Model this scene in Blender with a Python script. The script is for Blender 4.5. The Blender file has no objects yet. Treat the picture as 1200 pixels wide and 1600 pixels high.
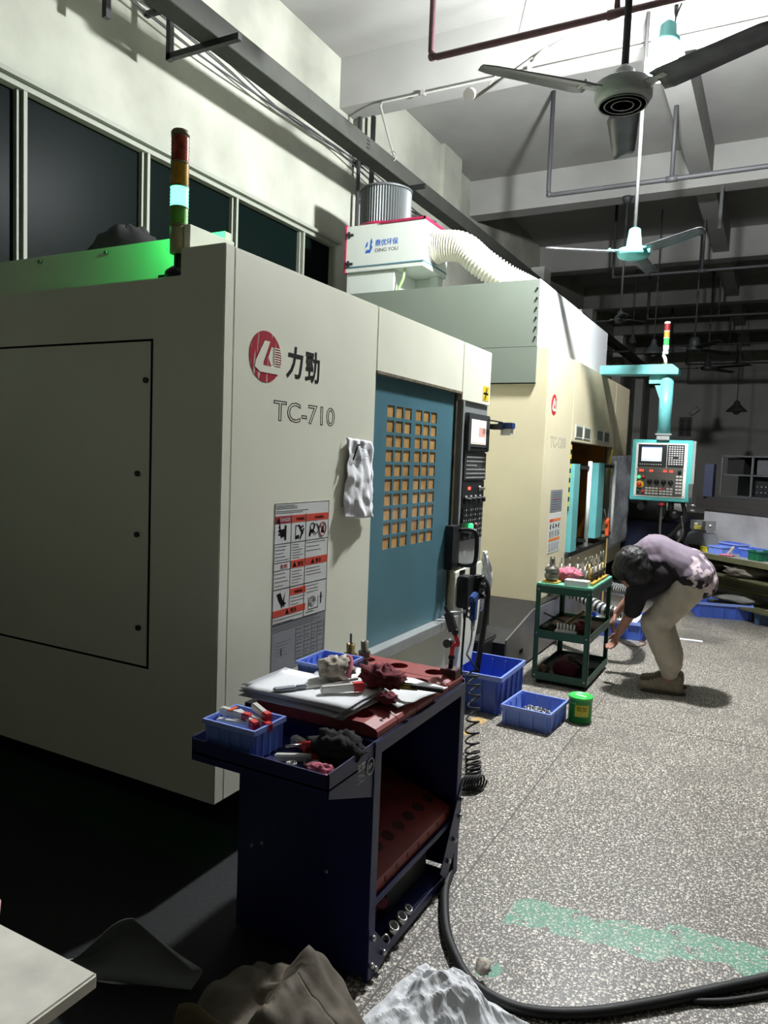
import bpy, bmesh, math, random
from math import sin, cos, pi, radians as R
from mathutils import Vector as V, Matrix, noise
random.seed(7)
SC = bpy.context.scene
COL = SC.collection

# ------------------------------------------------------------------ camera
cd = bpy.data.cameras.new('camera'); cam = bpy.data.objects.new('camera', cd); COL.objects.link(cam)
rx = V((0.88145471, 0.47072094, 0.03820186)); up = V((-0.06889531, 0.04814191, 0.99646164))
fw = V((-0.46721625, 0.88096774, -0.07486538))
M = Matrix((rx, up, -fw)).transposed()
cam.matrix_world = Matrix.Translation((0, 0, 1.6)) @ M.to_4x4()
cd.sensor_fit = 'VERTICAL'; cd.sensor_height = 24; cd.lens = 24 * 1152.86 / 1600; cd.clip_start = .02; cd.clip_end = 200
SC.camera = cam
# ------------------------------------------------------------------ world, exposure
w = bpy.data.worlds.new('night'); SC.world = w; w.use_nodes = True
w.node_tree.nodes['Background'].inputs[0].default_value = (.035, .045, .06, 1)
w.node_tree.nodes['Background'].inputs[1].default_value = .35
SC.view_settings.view_transform = 'Standard'; SC.view_settings.look = 'None'
SC.view_settings.gamma = 1; SC.view_settings.use_curve_mapping = False
SC.view_settings.exposure = 1.0
# ------------------------------------------------------------------ hall lamp position, added fill light, tower glow
LAMPP = (-.93, 5.68, 4.47)
def lamp(loc, power, size=.06, col=(1, .97, .92), name='lamp_glow'):
    l = bpy.data.lights.new(name, 'POINT'); l.energy = power; l.shadow_soft_size = size; l.color = col
    o = bpy.data.objects.new(name, l); o.location = loc; COL.objects.link(o); return o
lamp((3.2, -5.6, 4.3), 1.5, .1, name='fill_light_rear')  # weak fill light added behind the camera, no fixture there
lamp((-2.08, 2.15, 2.52), 2.8, .03, (.03, 1, .2), name='tower_glow')

# ------------------------------------------------------------------ materials
def lin(c):
    return tuple(((v / 255) / 12.92 if v / 255 <= .04045 else ((v / 255 + .055) / 1.055) ** 2.4) for v in c) + (1,)
MATS = {}
def mat(n, c, r=.5, m=0, em=None, es=0, tr=0, alpha=1, var=0, vs=6, bump=0, bs=60, c2=None, th=None, coat=0, spec=.5):
    if n in MATS: return MATS[n]
    a = bpy.data.materials.new(n); a.use_nodes = True; nt = a.node_tree; b = nt.nodes['Principled BSDF']
    b.inputs['Base Color'].default_value = lin(c); b.inputs['Roughness'].default_value = r
    b.inputs['Metallic'].default_value = m; b.inputs['Transmission Weight'].default_value = tr
    b.inputs['Alpha'].default_value = alpha; b.inputs['Coat Weight'].default_value = coat
    b.inputs['Specular IOR Level'].default_value = spec
    if em: b.inputs['Emission Color'].default_value = lin(em); b.inputs['Emission Strength'].default_value = es
    if var or c2 or bump:
        tc = nt.nodes.new('ShaderNodeNewGeometry')
    if var or c2:
        nz = nt.nodes.new('ShaderNodeTexNoise'); nz.inputs['Scale'].default_value = vs; nz.inputs['Detail'].default_value = 6
        nt.links.new(tc.outputs['Position'], nz.inputs['Vector'])
        cr = nt.nodes.new('ShaderNodeValToRGB'); cr.color_ramp.elements[0].position, cr.color_ramp.elements[1].position = th or (.3, .7)
        l = lin(c)
        cr.color_ramp.elements[0].color = lin(c2) if c2 else tuple(v * (1 - var) for v in l[:3]) + (1,)
        cr.color_ramp.elements[1].color = l if c2 else tuple(min(1, v * (1 + var * .5)) for v in l[:3]) + (1,)
        nt.links.new(nz.outputs['Fac'], cr.inputs[0]); nt.links.new(cr.outputs[0], b.inputs['Base Color'])
    if bump:
        n2 = nt.nodes.new('ShaderNodeTexNoise'); n2.inputs['Scale'].default_value = bs; n2.inputs['Detail'].default_value = 3
        bp = nt.nodes.new('ShaderNodeBump'); bp.inputs['Strength'].default_value = bump; bp.inputs['Distance'].default_value = .01
        nt.links.new(tc.outputs['Position'], n2.inputs['Vector'])
        nt.links.new(n2.outputs['Fac'], bp.inputs['Height']); nt.links.new(bp.outputs[0], b.inputs['Normal'])
    MATS[n] = a; return a

plaster = mat('plaster', (160, 162, 149), .9, var=.24, vs=1.7, bump=.3, bs=12)
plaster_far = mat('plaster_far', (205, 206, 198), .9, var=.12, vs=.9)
beam_paint = mat('beam_plaster', (146, 146, 142), .9, var=.12, vs=1.6, bump=.2, bs=10)
duct_grey = mat('rail_beam_grey', (50, 52, 46), .8, var=.25, vs=5, bump=.2, bs=30)
cream = mat('cream_paint', (228, 230, 210), .42, var=.05, vs=2.2, bump=.02, bs=120)
cream2 = mat('yellowed_cream_paint', (220, 210, 176), .42, var=.06, vs=2.5)
offwhite = mat('white_sheet_metal', (196, 202, 194), .4, var=.04, vs=2)
teal = mat('teal_paint', (74, 116, 128), .4, var=.14, vs=3.5, bump=.02, bs=90)
teal_light = mat('light_teal_paint', (104, 178, 178), .4, var=.08, vs=9)
teal_panel = mat('panel_teal_paint', (84, 176, 172), .4)
black = mat('black_plastic', (22, 23, 24), .45)
black_rubber = mat('black_rubber', (18, 18, 18), .6, bump=.1, bs=200)
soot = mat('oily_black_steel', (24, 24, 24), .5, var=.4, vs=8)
dark_grey = mat('dark_grey_plastic', (58, 60, 62), .5)
panel_grey = mat('panel_grey_metal', (158, 162, 160), .35, m=.3, var=.1, vs=7)
steel = mat('steel', (180, 180, 176), .3, m=.9, var=.15, vs=30)
dull_steel = mat('dull_steel', (130, 126, 116), .42, m=.8, var=.3, vs=40)
brass = mat('oily_brass_steel', (142, 124, 82), .35, m=.85, var=.3, vs=40)
grimy = mat('grimy_guide_rail', (92, 82, 56), .5, m=.3, c2=(48, 46, 40), vs=14)
amber = mat('amber_polycarbonate', (206, 164, 104), .3, c2=(164, 122, 66), vs=9, coat=.4)
screen_w = mat('lit_screen', (235, 232, 222), .3, em=(240, 236, 222), es=.5)
screen_b = mat('lit_screen_blue', (205, 225, 240), .3, em=(205, 228, 245), es=.52)
red_led = mat('red_led', (200, 50, 40), .4, em=(255, 70, 50), es=.8)
green_led = mat('green_led', (60, 220, 120), .4, em=(60, 255, 130), es=.9)
white_pl = mat('white_plastic', (226, 226, 220), .4)
white_key = mat('white_keys', (200, 200, 196), .5)
ink = mat('black_ink', (14, 15, 14), .7, spec=.08)
ink_grey = mat('grey_ink', (70, 72, 76), .7)
logo_red = mat('worn_red_print', (160, 24, 44), .7, c2=(196, 190, 176), vs=9, th=(.36, .42), spec=.1)
_n = logo_red.node_tree; _mp = _n.nodes.new('ShaderNodeMapping'); _mp.inputs['Scale'].default_value = (1, 9, .9)
_nz = [q for q in _n.nodes if q.type == 'TEX_NOISE'][0]; _ge = [q for q in _n.nodes if q.type == 'NEW_GEOMETRY'][0]
_n.links.new(_ge.outputs['Position'], _mp.inputs[0]); _n.links.new(_mp.outputs[0], _nz.inputs['Vector'])
print_red = mat('red_print', (186, 28, 40), .6)
label_red = mat('warning_red', (198, 66, 44), .55)
label_dkred = mat('danger_red', (150, 26, 36), .55)
label_white = mat('label_white', (206, 210, 206), .5)
label_grey = mat('label_silver', (142, 146, 154), .35, m=.35)
orange_pr = mat('orange_print', (222, 130, 60), .55)
blue_pr = mat('blue_print', (40, 92, 170), .5)
yellow = mat('yellow_sticker', (226, 196, 40), .5)
maroon = mat('maroon_trim', (150, 30, 66), .45)
paper = mat('white_paper', (222, 224, 226), .85, var=.05, vs=14)
paper_old = mat('grey_paper', (196, 200, 206), .8, c2=(150, 154, 162), vs=18)
cart_blue = mat('cart_navy_paint', (26, 31, 82), .42, var=.2, vs=9, bump=.03, bs=150)
bin_blue = mat('blue_bin_plastic', (74, 106, 200), .42, var=.08, vs=12)
bin_blue2 = mat('light_blue_bin_plastic', (120, 148, 228), .4)
red_tray = mat('red_tool_tray_plastic', (140, 52, 46), .5, var=.2, vs=20)
hole_dark = mat('hole_dark', (70, 22, 22), .7)
red_pl = mat('red_plastic', (200, 44, 44), .4)
clear_pl = mat('clear_plastic', (226, 226, 218), .25, alpha=.75)
cloth_w = mat('dirty_white_cloth', (206, 200, 188), .95, c2=(150, 140, 124), vs=50)
cloth_m = mat('maroon_cloth', (126, 52, 60), .95, c2=(84, 36, 44), vs=30)
cloth_p = mat('pink_cloth', (214, 128, 146), .95, c2=(170, 80, 100), vs=40)
cloth_b = mat('black_cloth', (26, 25, 26), .95)
knife_y = mat('worn_yellow_plastic', (172, 156, 52), .45, c2=(96, 92, 50), vs=50)
green_cart = mat('green_cart_paint', (34, 78, 58), .45, var=.2, vs=12)
green_top = mat('green_cart_mat', (104, 176, 148), .5, var=.1, vs=14)
green_can = mat('green_can_paint', (30, 130, 52), .35)
green_lid = mat('green_can_lid', (60, 190, 84), .35)
pipe_red = mat('oxide_red_pipe', (74, 44, 48), .6, var=.3, vs=16)
pipe_dark = mat('dark_conduit', (54, 54, 56), .6)
fan_grey = mat('fan_grey_paint', (98, 100, 104), .4, m=.3, c2=(66, 66, 70), vs=9)
fan_body = mat('fan_motor_grey', (176, 178, 178), .4)
fan_teal = mat('fan_teal_paint', (92, 168, 164), .5, spec=.3)
fan_dark = mat('fan_dark_paint', (52, 56, 56), .5)
hose_w = mat('ribbed_white_hose', (216, 210, 194), .45)
filter_m = mat('ribbed_filter_metal', (84, 88, 88), .5, m=.3)
win_frame = mat('window_aluminium', (132, 137, 124), .6)
glass_n = mat('night_glass', (8, 17, 15), .35, spec=.02)
skin = mat('skin', (176, 128, 108), .55, var=.1, vs=30)
hair_m = mat('black_hair', (12, 11, 12), .55, c2=(12, 11, 12), vs=60)
trouser = mat('khaki_grey_trousers', (184, 175, 158), .9, var=.14, vs=14, bump=.15, bs=90)
shoe_m = mat('brown_grey_shoe', (140, 130, 110), .7, var=.2, vs=30)
sole_m = mat('shoe_sole', (84, 78, 68), .7)
kraft = mat('brown_sack', (104, 95, 82), .8, c2=(82, 75, 63), vs=7, bump=.4, bs=25)
board_m = mat('pale_board', (236, 232, 220), .6, c2=(206, 202, 190), vs=10)
orange_pl = mat('orange_plastic', (226, 92, 44), .4)
gun_blue = mat('air_gun_blue', (36, 64, 122), .35)
olive = mat('olive_steel', (88, 88, 62), .6, var=.2, vs=5)
mach_grey = mat('machine_grey', (112, 114, 118), .4, m=.2, var=.15, vs=4)
shelf_dk = mat('dark_shelf', (64, 66, 68), .6, var=.2, vs=5)
navy_m = mat('dark_navy_steel', (26, 32, 60), .5)
yellow_pnt = mat('worn_yellow_floor_paint', (200, 160, 70), .7, c2=(140, 130, 110), vs=30)
orange_int = mat('coolant_orange_interior', (190, 124, 40), .5, c2=(120, 80, 34), vs=4)
rust_steel = mat('raw_steel_plate', (128, 126, 122), .4, m=.6, c2=(98, 96, 94), vs=3)
bin_yellow = mat('yellow_bin_plastic', (214, 202, 60), .45)
bin_green = mat('green_bin_plastic', (22, 92, 62), .45)

# terrazzo floor: white stone chips in grey cement, worn patches, a streak of green paint
def floor_mat():
    a = bpy.data.materials.new('terrazzo'); a.use_nodes = True; nt = a.node_tree; N = nt.nodes; L = nt.links
    b = N['Principled BSDF']; g = N.new('ShaderNodeNewGeometry')
    def nz(s, d=4):
        x = N.new('ShaderNodeTexNoise'); x.inputs['Scale'].default_value = s; x.inputs['Detail'].default_value = d
        L.new(g.outputs['Position'], x.inputs['Vector']); return x
    def ramp(src, p0, p1, c0=(0, 0, 0, 1), c1=(1, 1, 1, 1)):
        x = N.new('ShaderNodeValToRGB'); x.color_ramp.elements[0].position = p0; x.color_ramp.elements[1].position = p1
        x.color_ramp.elements[0].color = c0; x.color_ramp.elements[1].color = c1; L.new(src, x.inputs[0]); return x.outputs[0]
    def math_(op, x, y=None):
        m = N.new('ShaderNodeMath'); m.operation = op
        for i, s in enumerate((x, y)):
            if s is None: continue
            if isinstance(s, (int, float)): m.inputs[i].default_value = s
            else: L.new(s, m.inputs[i])
        return m.outputs[0]
    def mix(f, c1, c2):
        m = N.new('ShaderNodeMix'); m.data_type = 'RGBA'
        if isinstance(f, (int, float)): m.inputs[0].default_value = f
        else: L.new(f, m.inputs[0])
        for i, s in ((6, c1), (7, c2)):
            if isinstance(s, tuple): m.inputs[i].default_value = s
            else: L.new(s, m.inputs[i])
        return m.outputs[2]
    wob = nz(50, 2); wv = N.new('ShaderNodeVectorMath'); wv.operation = 'MULTIPLY_ADD'
    L.new(wob.outputs['Color'], wv.inputs[0]); wv.inputs[1].default_value = (.012, .012, .0); L.new(g.outputs['Position'], wv.inputs[2])
    masks = []; cols = []
    for s, t in ((66, .36), (120, .33)):
        v = N.new('ShaderNodeTexVoronoi'); v.inputs['Scale'].default_value = s; v.voronoi_dimensions = '2D'
        L.new(wv.outputs[0], v.inputs['Vector'])
        sp = N.new('ShaderNodeSeparateColor'); L.new(v.outputs['Color'], sp.inputs[0])
        rad = math_('MULTIPLY_ADD', sp.outputs[0], .26); rad.node.inputs[2].default_value = t - .25
        masks.append(math_('LESS_THAN', v.outputs['Distance'], rad)); cols.append(sp.outputs[1])
    chip = math_('MAXIMUM', masks[0], masks[1])
    wear = ramp(nz(.9, 5).outputs['Fac'], .55, .70)          # cement smeared over the chips
    chip = math_('MULTIPLY', chip, math_('SUBTRACT', 1.0, math_('MULTIPLY', wear, .8)))
    cement = mix(nz(2.2).outputs['Fac'], lin((70, 67, 62)), lin((98, 95, 88)))
    cement = mix(nz(160, 2).outputs['Fac'], cement, lin((88, 84, 78)))
    chipc = mix(cols[0], lin((172, 164, 150)), lin((228, 222, 208)))
    col = mix(chip, cement, chipc)
    dirt = ramp(nz(.55, 4).outputs['Fac'], .42, .72); col = mix(math_('MULTIPLY', dirt, .32), col, lin((92, 88, 82)))
    # green paint streak lying along y = 2.43 + .45 * (x + .7) for x in -.72 .. .15
    sx = N.new('ShaderNodeSeparateXYZ'); L.new(g.outputs['Position'], sx.inputs[0])
    X, Y = sx.outputs[0], sx.outputs[1]
    line = math_('ADD', 2.47, math_('MULTIPLY', math_('ADD', X, .7), .22))
    d = math_('ABSOLUTE', math_('SUBTRACT', Y, line))
    wid = math_('MULTIPLY_ADD', nz(7, 4).outputs['Fac'], .24); wid.node.inputs[2].default_value = -.03
    m1 = math_('LESS_THAN', d, wid); m2 = math_('GREATER_THAN', X, -.74); m3 = math_('LESS_THAN', X, .08)
    st = math_('MULTIPLY', math_('MULTIPLY', m1, m2), m3)
    brk = ramp(nz(18, 4).outputs['Fac'], .34, .46)
    st = math_('MULTIPLY', st, brk)
    st = math_('MULTIPLY', st, math_('SUBTRACT', 1.0, math_('MULTIPLY', chip, .65)))
    d2 = N.new('ShaderNodeVectorMath'); d2.operation = 'DISTANCE'; L.new(g.outputs['Position'], d2.inputs[0]); d2.inputs[1].default_value = (-.70, 2.14, 0)
    spot = math_('MULTIPLY', math_('LESS_THAN', math_('ADD', d2.outputs['Value'], math_('MULTIPLY', nz(20).outputs['Fac'], .07)), .075), brk)
    st = math_('MAXIMUM', st, spot)
    col = mix(math_('MULTIPLY', st, .8), col, lin((70, 148, 118)))
    L.new(col, b.inputs['Base Color'])
    L.new(ramp(nz(3).outputs['Fac'], .3, .7, (.38,) * 3 + (1,), (.6,) * 3 + (1,)), b.inputs['Roughness'])
    bp = N.new('ShaderNodeBump'); bp.inputs['Strength'].default_value = .15; bp.inputs['Distance'].default_value = .003
    L.new(chip, bp.inputs['Height']); L.new(bp.outputs[0], b.inputs['Normal'])
    return a
terrazzo = floor_mat()

def shirt_mat():
    a = bpy.data.materials.new('patterned_shirt'); a.use_nodes = True; nt = a.node_tree; N = nt.nodes; L = nt.links; b = N['Principled BSDF']
    g = N.new('ShaderNodeTexCoord'); sx = N.new('ShaderNodeSeparateXYZ'); L.new(g.outputs['Object'], sx.inputs[0])
    n1 = N.new('ShaderNodeTexNoise'); n1.inputs['Scale'].default_value = 9; n1.inputs['Detail'].default_value = 5; L.new(g.outputs['Object'], n1.inputs['Vector'])
    # the dark dye covers the sleeves and belly side, below a slanting line over the back
    m = N.new('ShaderNodeMath'); m.operation = 'MULTIPLY_ADD'; L.new(sx.outputs[0], m.inputs[0]); m.inputs[1].default_value = .42; L.new(sx.outputs[2], m.inputs[2])
    m2 = N.new('ShaderNodeMath'); m2.operation = 'MULTIPLY_ADD'; L.new(n1.outputs['Fac'], m2.inputs[0]); m2.inputs[1].default_value = .16; L.new(m.outputs[0], m2.inputs[2])
    r = N.new('ShaderNodeValToRGB'); L.new(m2.outputs[0], r.inputs[0])
    r.color_ramp.elements[0].position = SHIRT_T[0]; r.color_ramp.elements[0].color = lin((28, 22, 27))
    r.color_ramp.elements[1].position = SHIRT_T[1]; r.color_ramp.elements[1].color = lin((118, 106, 118))
    n2 = N.new('ShaderNodeTexNoise'); n2.inputs['Scale'].default_value = 17; n2.inputs['Detail'].default_value = 4; L.new(g.outputs['Object'], n2.inputs['Vector'])
    r2 = N.new('ShaderNodeValToRGB'); L.new(n2.outputs['Fac'], r2.inputs[0]); r2.color_ramp.elements[0].position = .52; r2.color_ramp.elements[1].position = .58
    h = N.new('ShaderNodeMath'); h.operation = 'GREATER_THAN'; L.new(sx.outputs[0], h.inputs[0]); h.inputs[1].default_value = SHIRT_T[2]
    h2 = N.new('ShaderNodeMath'); h2.operation = 'MULTIPLY'; L.new(h.outputs[0], h2.inputs[0]); L.new(r2.outputs[0], h2.inputs[1])
    mx = N.new('ShaderNodeMix'); mx.data_type = 'RGBA'; L.new(h2.outputs[0], mx.inputs[0]); L.new(r.outputs[0], mx.inputs[6]); mx.inputs[7].default_value = lin((205, 188, 192))
    L.new(mx.outputs[2], b.inputs['Base Color']); b.inputs['Roughness'].default_value = .85
    return a
SHIRT_T = (.99, 1.075, .12)

# ------------------------------------------------------------------ scene helpers
OFF = {}
def root_of(o):
    while o.parent: o = o.parent
    return o
def tag(o, label=None, cat=None, group=None, kind=None):
    if label: o['label'] = label
    if cat: o['category'] = cat
    if group: o['group'] = group
    if kind: o['kind'] = kind
    return o
def thing(name, label, cat, loc, rot=0, group=None, world=True):
    """Empty at the thing's base; world=True: its parts are given in world coordinates."""
    o = bpy.data.objects.new(name, None); COL.objects.link(o); o.location = loc; o.rotation_euler = (0, 0, rot)
    o.empty_display_size = .1
    OFF[o.name] = V(loc) if world else V((0, 0, 0))
    return tag(o, label, cat, group)
def grp(name, parent):
    o = bpy.data.objects.new(name, None); COL.objects.link(o); o.parent = parent; o.empty_display_size = .05; return o

class B:
    def __init__(s): s.v = []; s.f = []; s.mi = []; s.sm = []; s.mats = []; s.cur = 0
    def m(s, mt):
        if mt not in s.mats: s.mats.append(mt)
        s.cur = s.mats.index(mt); return s
    def add(s, vs, fs, smooth=False):
        k = len(s.v); s.v += [V(p) for p in vs]
        for f in fs: s.f.append([i + k for i in f]); s.mi.append(s.cur); s.sm.append(smooth)
        return s
    def box(s, x0, x1, y0, y1, z0, z1):
        x0, x1 = min(x0, x1), max(x0, x1); y0, y1 = min(y0, y1), max(y0, y1); z0, z1 = min(z0, z1), max(z0, z1)
        p = [(x, y, z) for z in (z0, z1) for y in (y0, y1) for x in (x0, x1)]
        return s.add(p, [(0, 2, 3, 1), (4, 5, 7, 6), (0, 1, 5, 4), (2, 6, 7, 3), (0, 4, 6, 2), (1, 3, 7, 5)])
    def prism(s, pts, axis, a0, a1):
        """polygon pts extruded along axis ('x','y','z'); pts are the other two coordinates in xyz order"""
        def mk(p, a): return {'x': (a, p[0], p[1]), 'y': (p[0], a, p[1]), 'z': (p[0], p[1], a)}[axis]
        n = len(pts); v = [mk(p, a0) for p in pts] + [mk(p, a1) for p in pts]
        return s.add(v, [list(range(n))[::-1], list(range(n, 2 * n))] + [(i, (i + 1) % n, n + (i + 1) % n, n + i) for i in range(n)])
    def obox(s, c, size, rot=(0, 0, 0)):
        from mathutils import Euler
        m = Euler(rot).to_matrix(); h = [v / 2 for v in size]; c = V(c)
        p = [c + m @ V((x * h[0], y * h[1], z * h[2])) for z in (-1, 1) for y in (-1, 1) for x in (-1, 1)]
        return s.add(p, [(0, 2, 3, 1), (4, 5, 7, 6), (0, 1, 5, 4), (2, 6, 7, 3), (0, 4, 6, 2), (1, 3, 7, 5)])
    def cyl(s, p0, p1, r0, r1=None, n=16, caps=True, smooth=True):
        r1 = r0 if r1 is None else r1; p0 = V(p0); p1 = V(p1); d = (p1 - p0).normalized()
        a = d.orthogonal().normalized(); b = d.cross(a); k = len(s.v)
        ring = [a * cos(2 * pi * i / n) + b * sin(2 * pi * i / n) for i in range(n)]
        s.add([p0 + q * r0 for q in ring] + [p1 + q * r1 for q in ring], [(i, (i + 1) % n, n + (i + 1) % n, n + i) for i in range(n)], smooth)
        if caps:
            s.f += [[k + i for i in range(n)][::-1], [k + n + i for i in range(n)]]; s.mi += [s.cur] * 2; s.sm += [False] * 2
        return s
    def lathe(s, prof, c, n=24, axis=V((0, 0, 1))):
        """prof: list of (radius, height) from c along axis"""
        d = V(axis).normalized(); a = d.orthogonal().normalized(); b = d.cross(a); c = V(c); vs = []
        for r, h in prof:
            vs += [c + d * h + (a * cos(2 * pi * i / n) + b * sin(2 * pi * i / n)) * max(r, 1e-5) for i in range(n)]
        fs = [(j * n + i, j * n + (i + 1) % n, (j + 1) * n + (i + 1) % n, (j + 1) * n + i) for j in range(len(prof) - 1) for i in range(n)]
        k = len(s.v); s.add(vs, fs, True); e = (len(prof) - 1) * n
        if prof[0][0] > 1e-4: s.f.append([k + i for i in range(n)][::-1]); s.mi.append(s.cur); s.sm.append(False)
        if prof[-1][0] > 1e-4: s.f.append([k + e + i for i in range(n)]); s.mi.append(s.cur); s.sm.append(False)
        return s
    def tube(s, pts, r, n=10, smooth=True, caps=True):
        pts = [V(p) for p in pts]; rs = r if isinstance(r, (list, tuple)) else [r] * len(pts)
        t0 = (pts[1] - pts[0]).normalized(); a = t0.orthogonal().normalized(); vs = []
        for i, p in enumerate(pts):
            t = (pts[min(i + 1, len(pts) - 1)] - pts[max(i - 1, 0)])
            t = t.normalized() if t.length > 1e-9 else t0
            a = (a - t * a.dot(t)); a = a.normalized() if a.length > 1e-6 else t.orthogonal().normalized(); b = t.cross(a)
            vs += [p + (a * cos(2 * pi * j / n) + b * sin(2 * pi * j / n)) * rs[i] for j in range(n)]
        k = len(s.v); m = len(pts)
        s.add(vs, [(i * n + j, i * n + (j + 1) % n, (i + 1) * n + (j + 1) % n, (i + 1) * n + j) for i in range(m - 1) for j in range(n)], smooth)
        if caps:
            s.f += [[k + j for j in range(n)][::-1], [k + (m - 1) * n + j for j in range(n)]]; s.mi += [s.cur] * 2; s.sm += [False] * 2
        return s
    def ball(s, c, r, n=12, sq=(1, 1, 1)):
        c = V(c); vs = []; m = n // 2
        for i in range(m + 1):
            for j in range(n):
                t = pi * i / m; q = 2 * pi * j / n
                vs.append(c + V((r * sq[0] * sin(t) * cos(q), r * sq[1] * sin(t) * sin(q), r * sq[2] * cos(t))))
        return s.add(vs, [(i * n + j, (i + 1) * n + j, (i + 1) * n + (j + 1) % n, i * n + (j + 1) % n) for i in range(m) for j in range(n)], True)
    def build(s, name, mt=None, parent=None, label=None, cat=None, group=None, kind=None, bevel=0, base=False, local=False):
        me = bpy.data.meshes.new(name)
        if mt is not None and not s.mats: s.mats = [mt]
        loc = V((0, 0, 0))
        if parent is not None: sh = V((0, 0, 0)) if local else OFF.get(root_of(parent).name, V((0, 0, 0)))
        elif s.v and kind != 'structure':
            lo = [min(p[i] for p in s.v) for i in range(3)]; hi = [max(p[i] for p in s.v) for i in range(3)]
            sh = V(((lo[0] + hi[0]) / 2, (lo[1] + hi[1]) / 2, lo[2])); loc = sh
        else: sh = V((0, 0, 0))
        me.from_pydata([p - sh for p in s.v], [], s.f)
        for x in s.mats: me.materials.append(x)
        me.polygons.foreach_set('material_index', s.mi); me.polygons.foreach_set('use_smooth', s.sm)
        bm = bmesh.new(); bm.from_mesh(me); bmesh.ops.recalc_face_normals(bm, faces=bm.faces)
        if bevel:
            es = [e for e in bm.edges if len(e.link_faces) == 2 and e.calc_face_angle(0) > .6]
            bmesh.ops.bevel(bm, geom=es, offset=bevel, segments=2, affect='EDGES', clamp_overlap=True)
        bm.to_mesh(me); bm.free(); me.update()
        o = bpy.data.objects.new(name, me); COL.objects.link(o); o.location = loc
        if parent is not None: o.parent = parent
        if parent is None and kind != 'structure': OFF[o.name] = loc
        return tag(o, label, cat, group, kind)

def bake(o, mods, name=None):
    """apply modifiers given as (type, {settings})"""
    for t, kw in mods:
        m = o.modifiers.new('m', t)
        for k, v in kw.items(): setattr(m, k, v)
    dg = bpy.context.evaluated_depsgraph_get(); dg.update()
    me = bpy.data.meshes.new_from_object(o.evaluated_get(dg)); o.modifiers.clear(); o.data = me; return o
def copy_tree(o, parent=None):
    c = o.copy(); COL.objects.link(c); c.parent = parent
    OFF[c.name] = OFF.get(o.name, V((0, 0, 0)))
    for ch in list(o.children): copy_tree(ch, c)
    return c
def clone(o, loc, rot=None, label=None, group=None):
    c = copy_tree(o); c.location = loc
    if rot is not None: c.rotation_euler = rot if isinstance(rot, tuple) else (0, 0, rot)
    if label: c['label'] = label
    if group: c['group'] = group
    return c

def text(body, face, a, b, w, h, d, mt, parent, name='lettering', outline=0, shear=0, bold=0, label=None):
    """lettering fitted in a w x h box whose lower left is (a,b); face 'x': plane x=d seen from +x (a=y,b=z); 'y': plane y=d seen from -y (a=x,b=z)"""
    cu = bpy.data.curves.new('t', 'FONT'); cu.body = body; cu.size = 1; cu.shear = shear
    if outline: cu.fill_mode = 'NONE'; cu.bevel_depth = outline; cu.bevel_resolution = 0
    else: cu.extrude = .01; cu.offset = bold
    cu.resolution_u = 3
    o = bpy.data.objects.new('t', cu); COL.objects.link(o)
    dg = bpy.context.evaluated_depsgraph_get(); dg.update(); me = bpy.data.meshes.new_from_object(o.evaluated_get(dg))
    bpy.data.objects.remove(o); bpy.data.curves.remove(cu)
    xs = [v.co.x for v in me.vertices]; ys = [v.co.y for v in me.vertices]
    x0, x1, y0, y1 = min(xs), max(xs), min(ys), max(ys); sx = w / (x1 - x0); sy = h / (y1 - y0)
    sh = OFF.get(root_of(parent).name, V((0, 0, 0)))
    for v in me.vertices:
        p = (a + (v.co.x - x0) * sx, b + (v.co.y - y0) * sy); q = v.co.z * (.05 if not outline else .04)
        v.co = (V((d + q, p[0], p[1])) if face == 'x' else V((p[0], d - q, p[1]))) - sh
    me.materials.clear(); me.materials.append(mt)
    t = bpy.data.objects.new(name, me); COL.objects.link(t); t.parent = parent
    if label: t['label'] = label
    return t

def fbm(p, o=4): return noise.fractal(V(p), 1, 2, o)
def spline(pts, n=8):
    pts = [V(p) for p in pts]; out = []
    for i in range(len(pts) - 1):
        p0 = pts[max(i - 1, 0)]; p1 = pts[i]; p2 = pts[i + 1]; p3 = pts[min(i + 2, len(pts) - 1)]
        for k in range(n):
            t = k / n
            out.append(.5 * ((2 * p1) + (p2 - p0) * t + (2 * p0 - 5 * p1 + 4 * p2 - p3) * t * t + (3 * p1 - p0 - 3 * p2 + p3) * t ** 3))
    return out + [pts[-1]]
def rag(name, c, size, mt, label, cat='cloth', seed=0, parent=None, amp=.35, n=30, group=None, freq=3.2):
    """crumpled cloth: a folded lump resting on the surface at c[2]"""
    b = B().m(mt); vs = []; m = n // 2
    for i in range(m + 1):
        for j in range(n):
            t = pi * i / m; q = 2 * pi * j / n; d = V((sin(t) * cos(q), sin(t) * sin(q), cos(t)))
            k = abs(fbm(d * freq * .5 + V((seed, 0, 0)), 3)); k2 = abs(noise.noise(d * freq + V((0, seed, 0))))
            r = .62 + amp * (k + k2 * .9)
            p = V((d.x * r * size[0] / 2, d.y * r * size[1] / 2, d.z * r * size[2] / 2))
            p.z = max(p.z, -size[2] * .38)
            vs.append(V(c) + p + V((0, 0, size[2] * .38)))
    b.add(vs, [(i * n + j, (i + 1) * n + j, (i + 1) * n + (j + 1) % n, i * n + (j + 1) % n) for i in range(m) for j in range(n)], True)
    return b.build(name, None, parent, label if parent is None else None, cat if parent is None else None, group)
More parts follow.
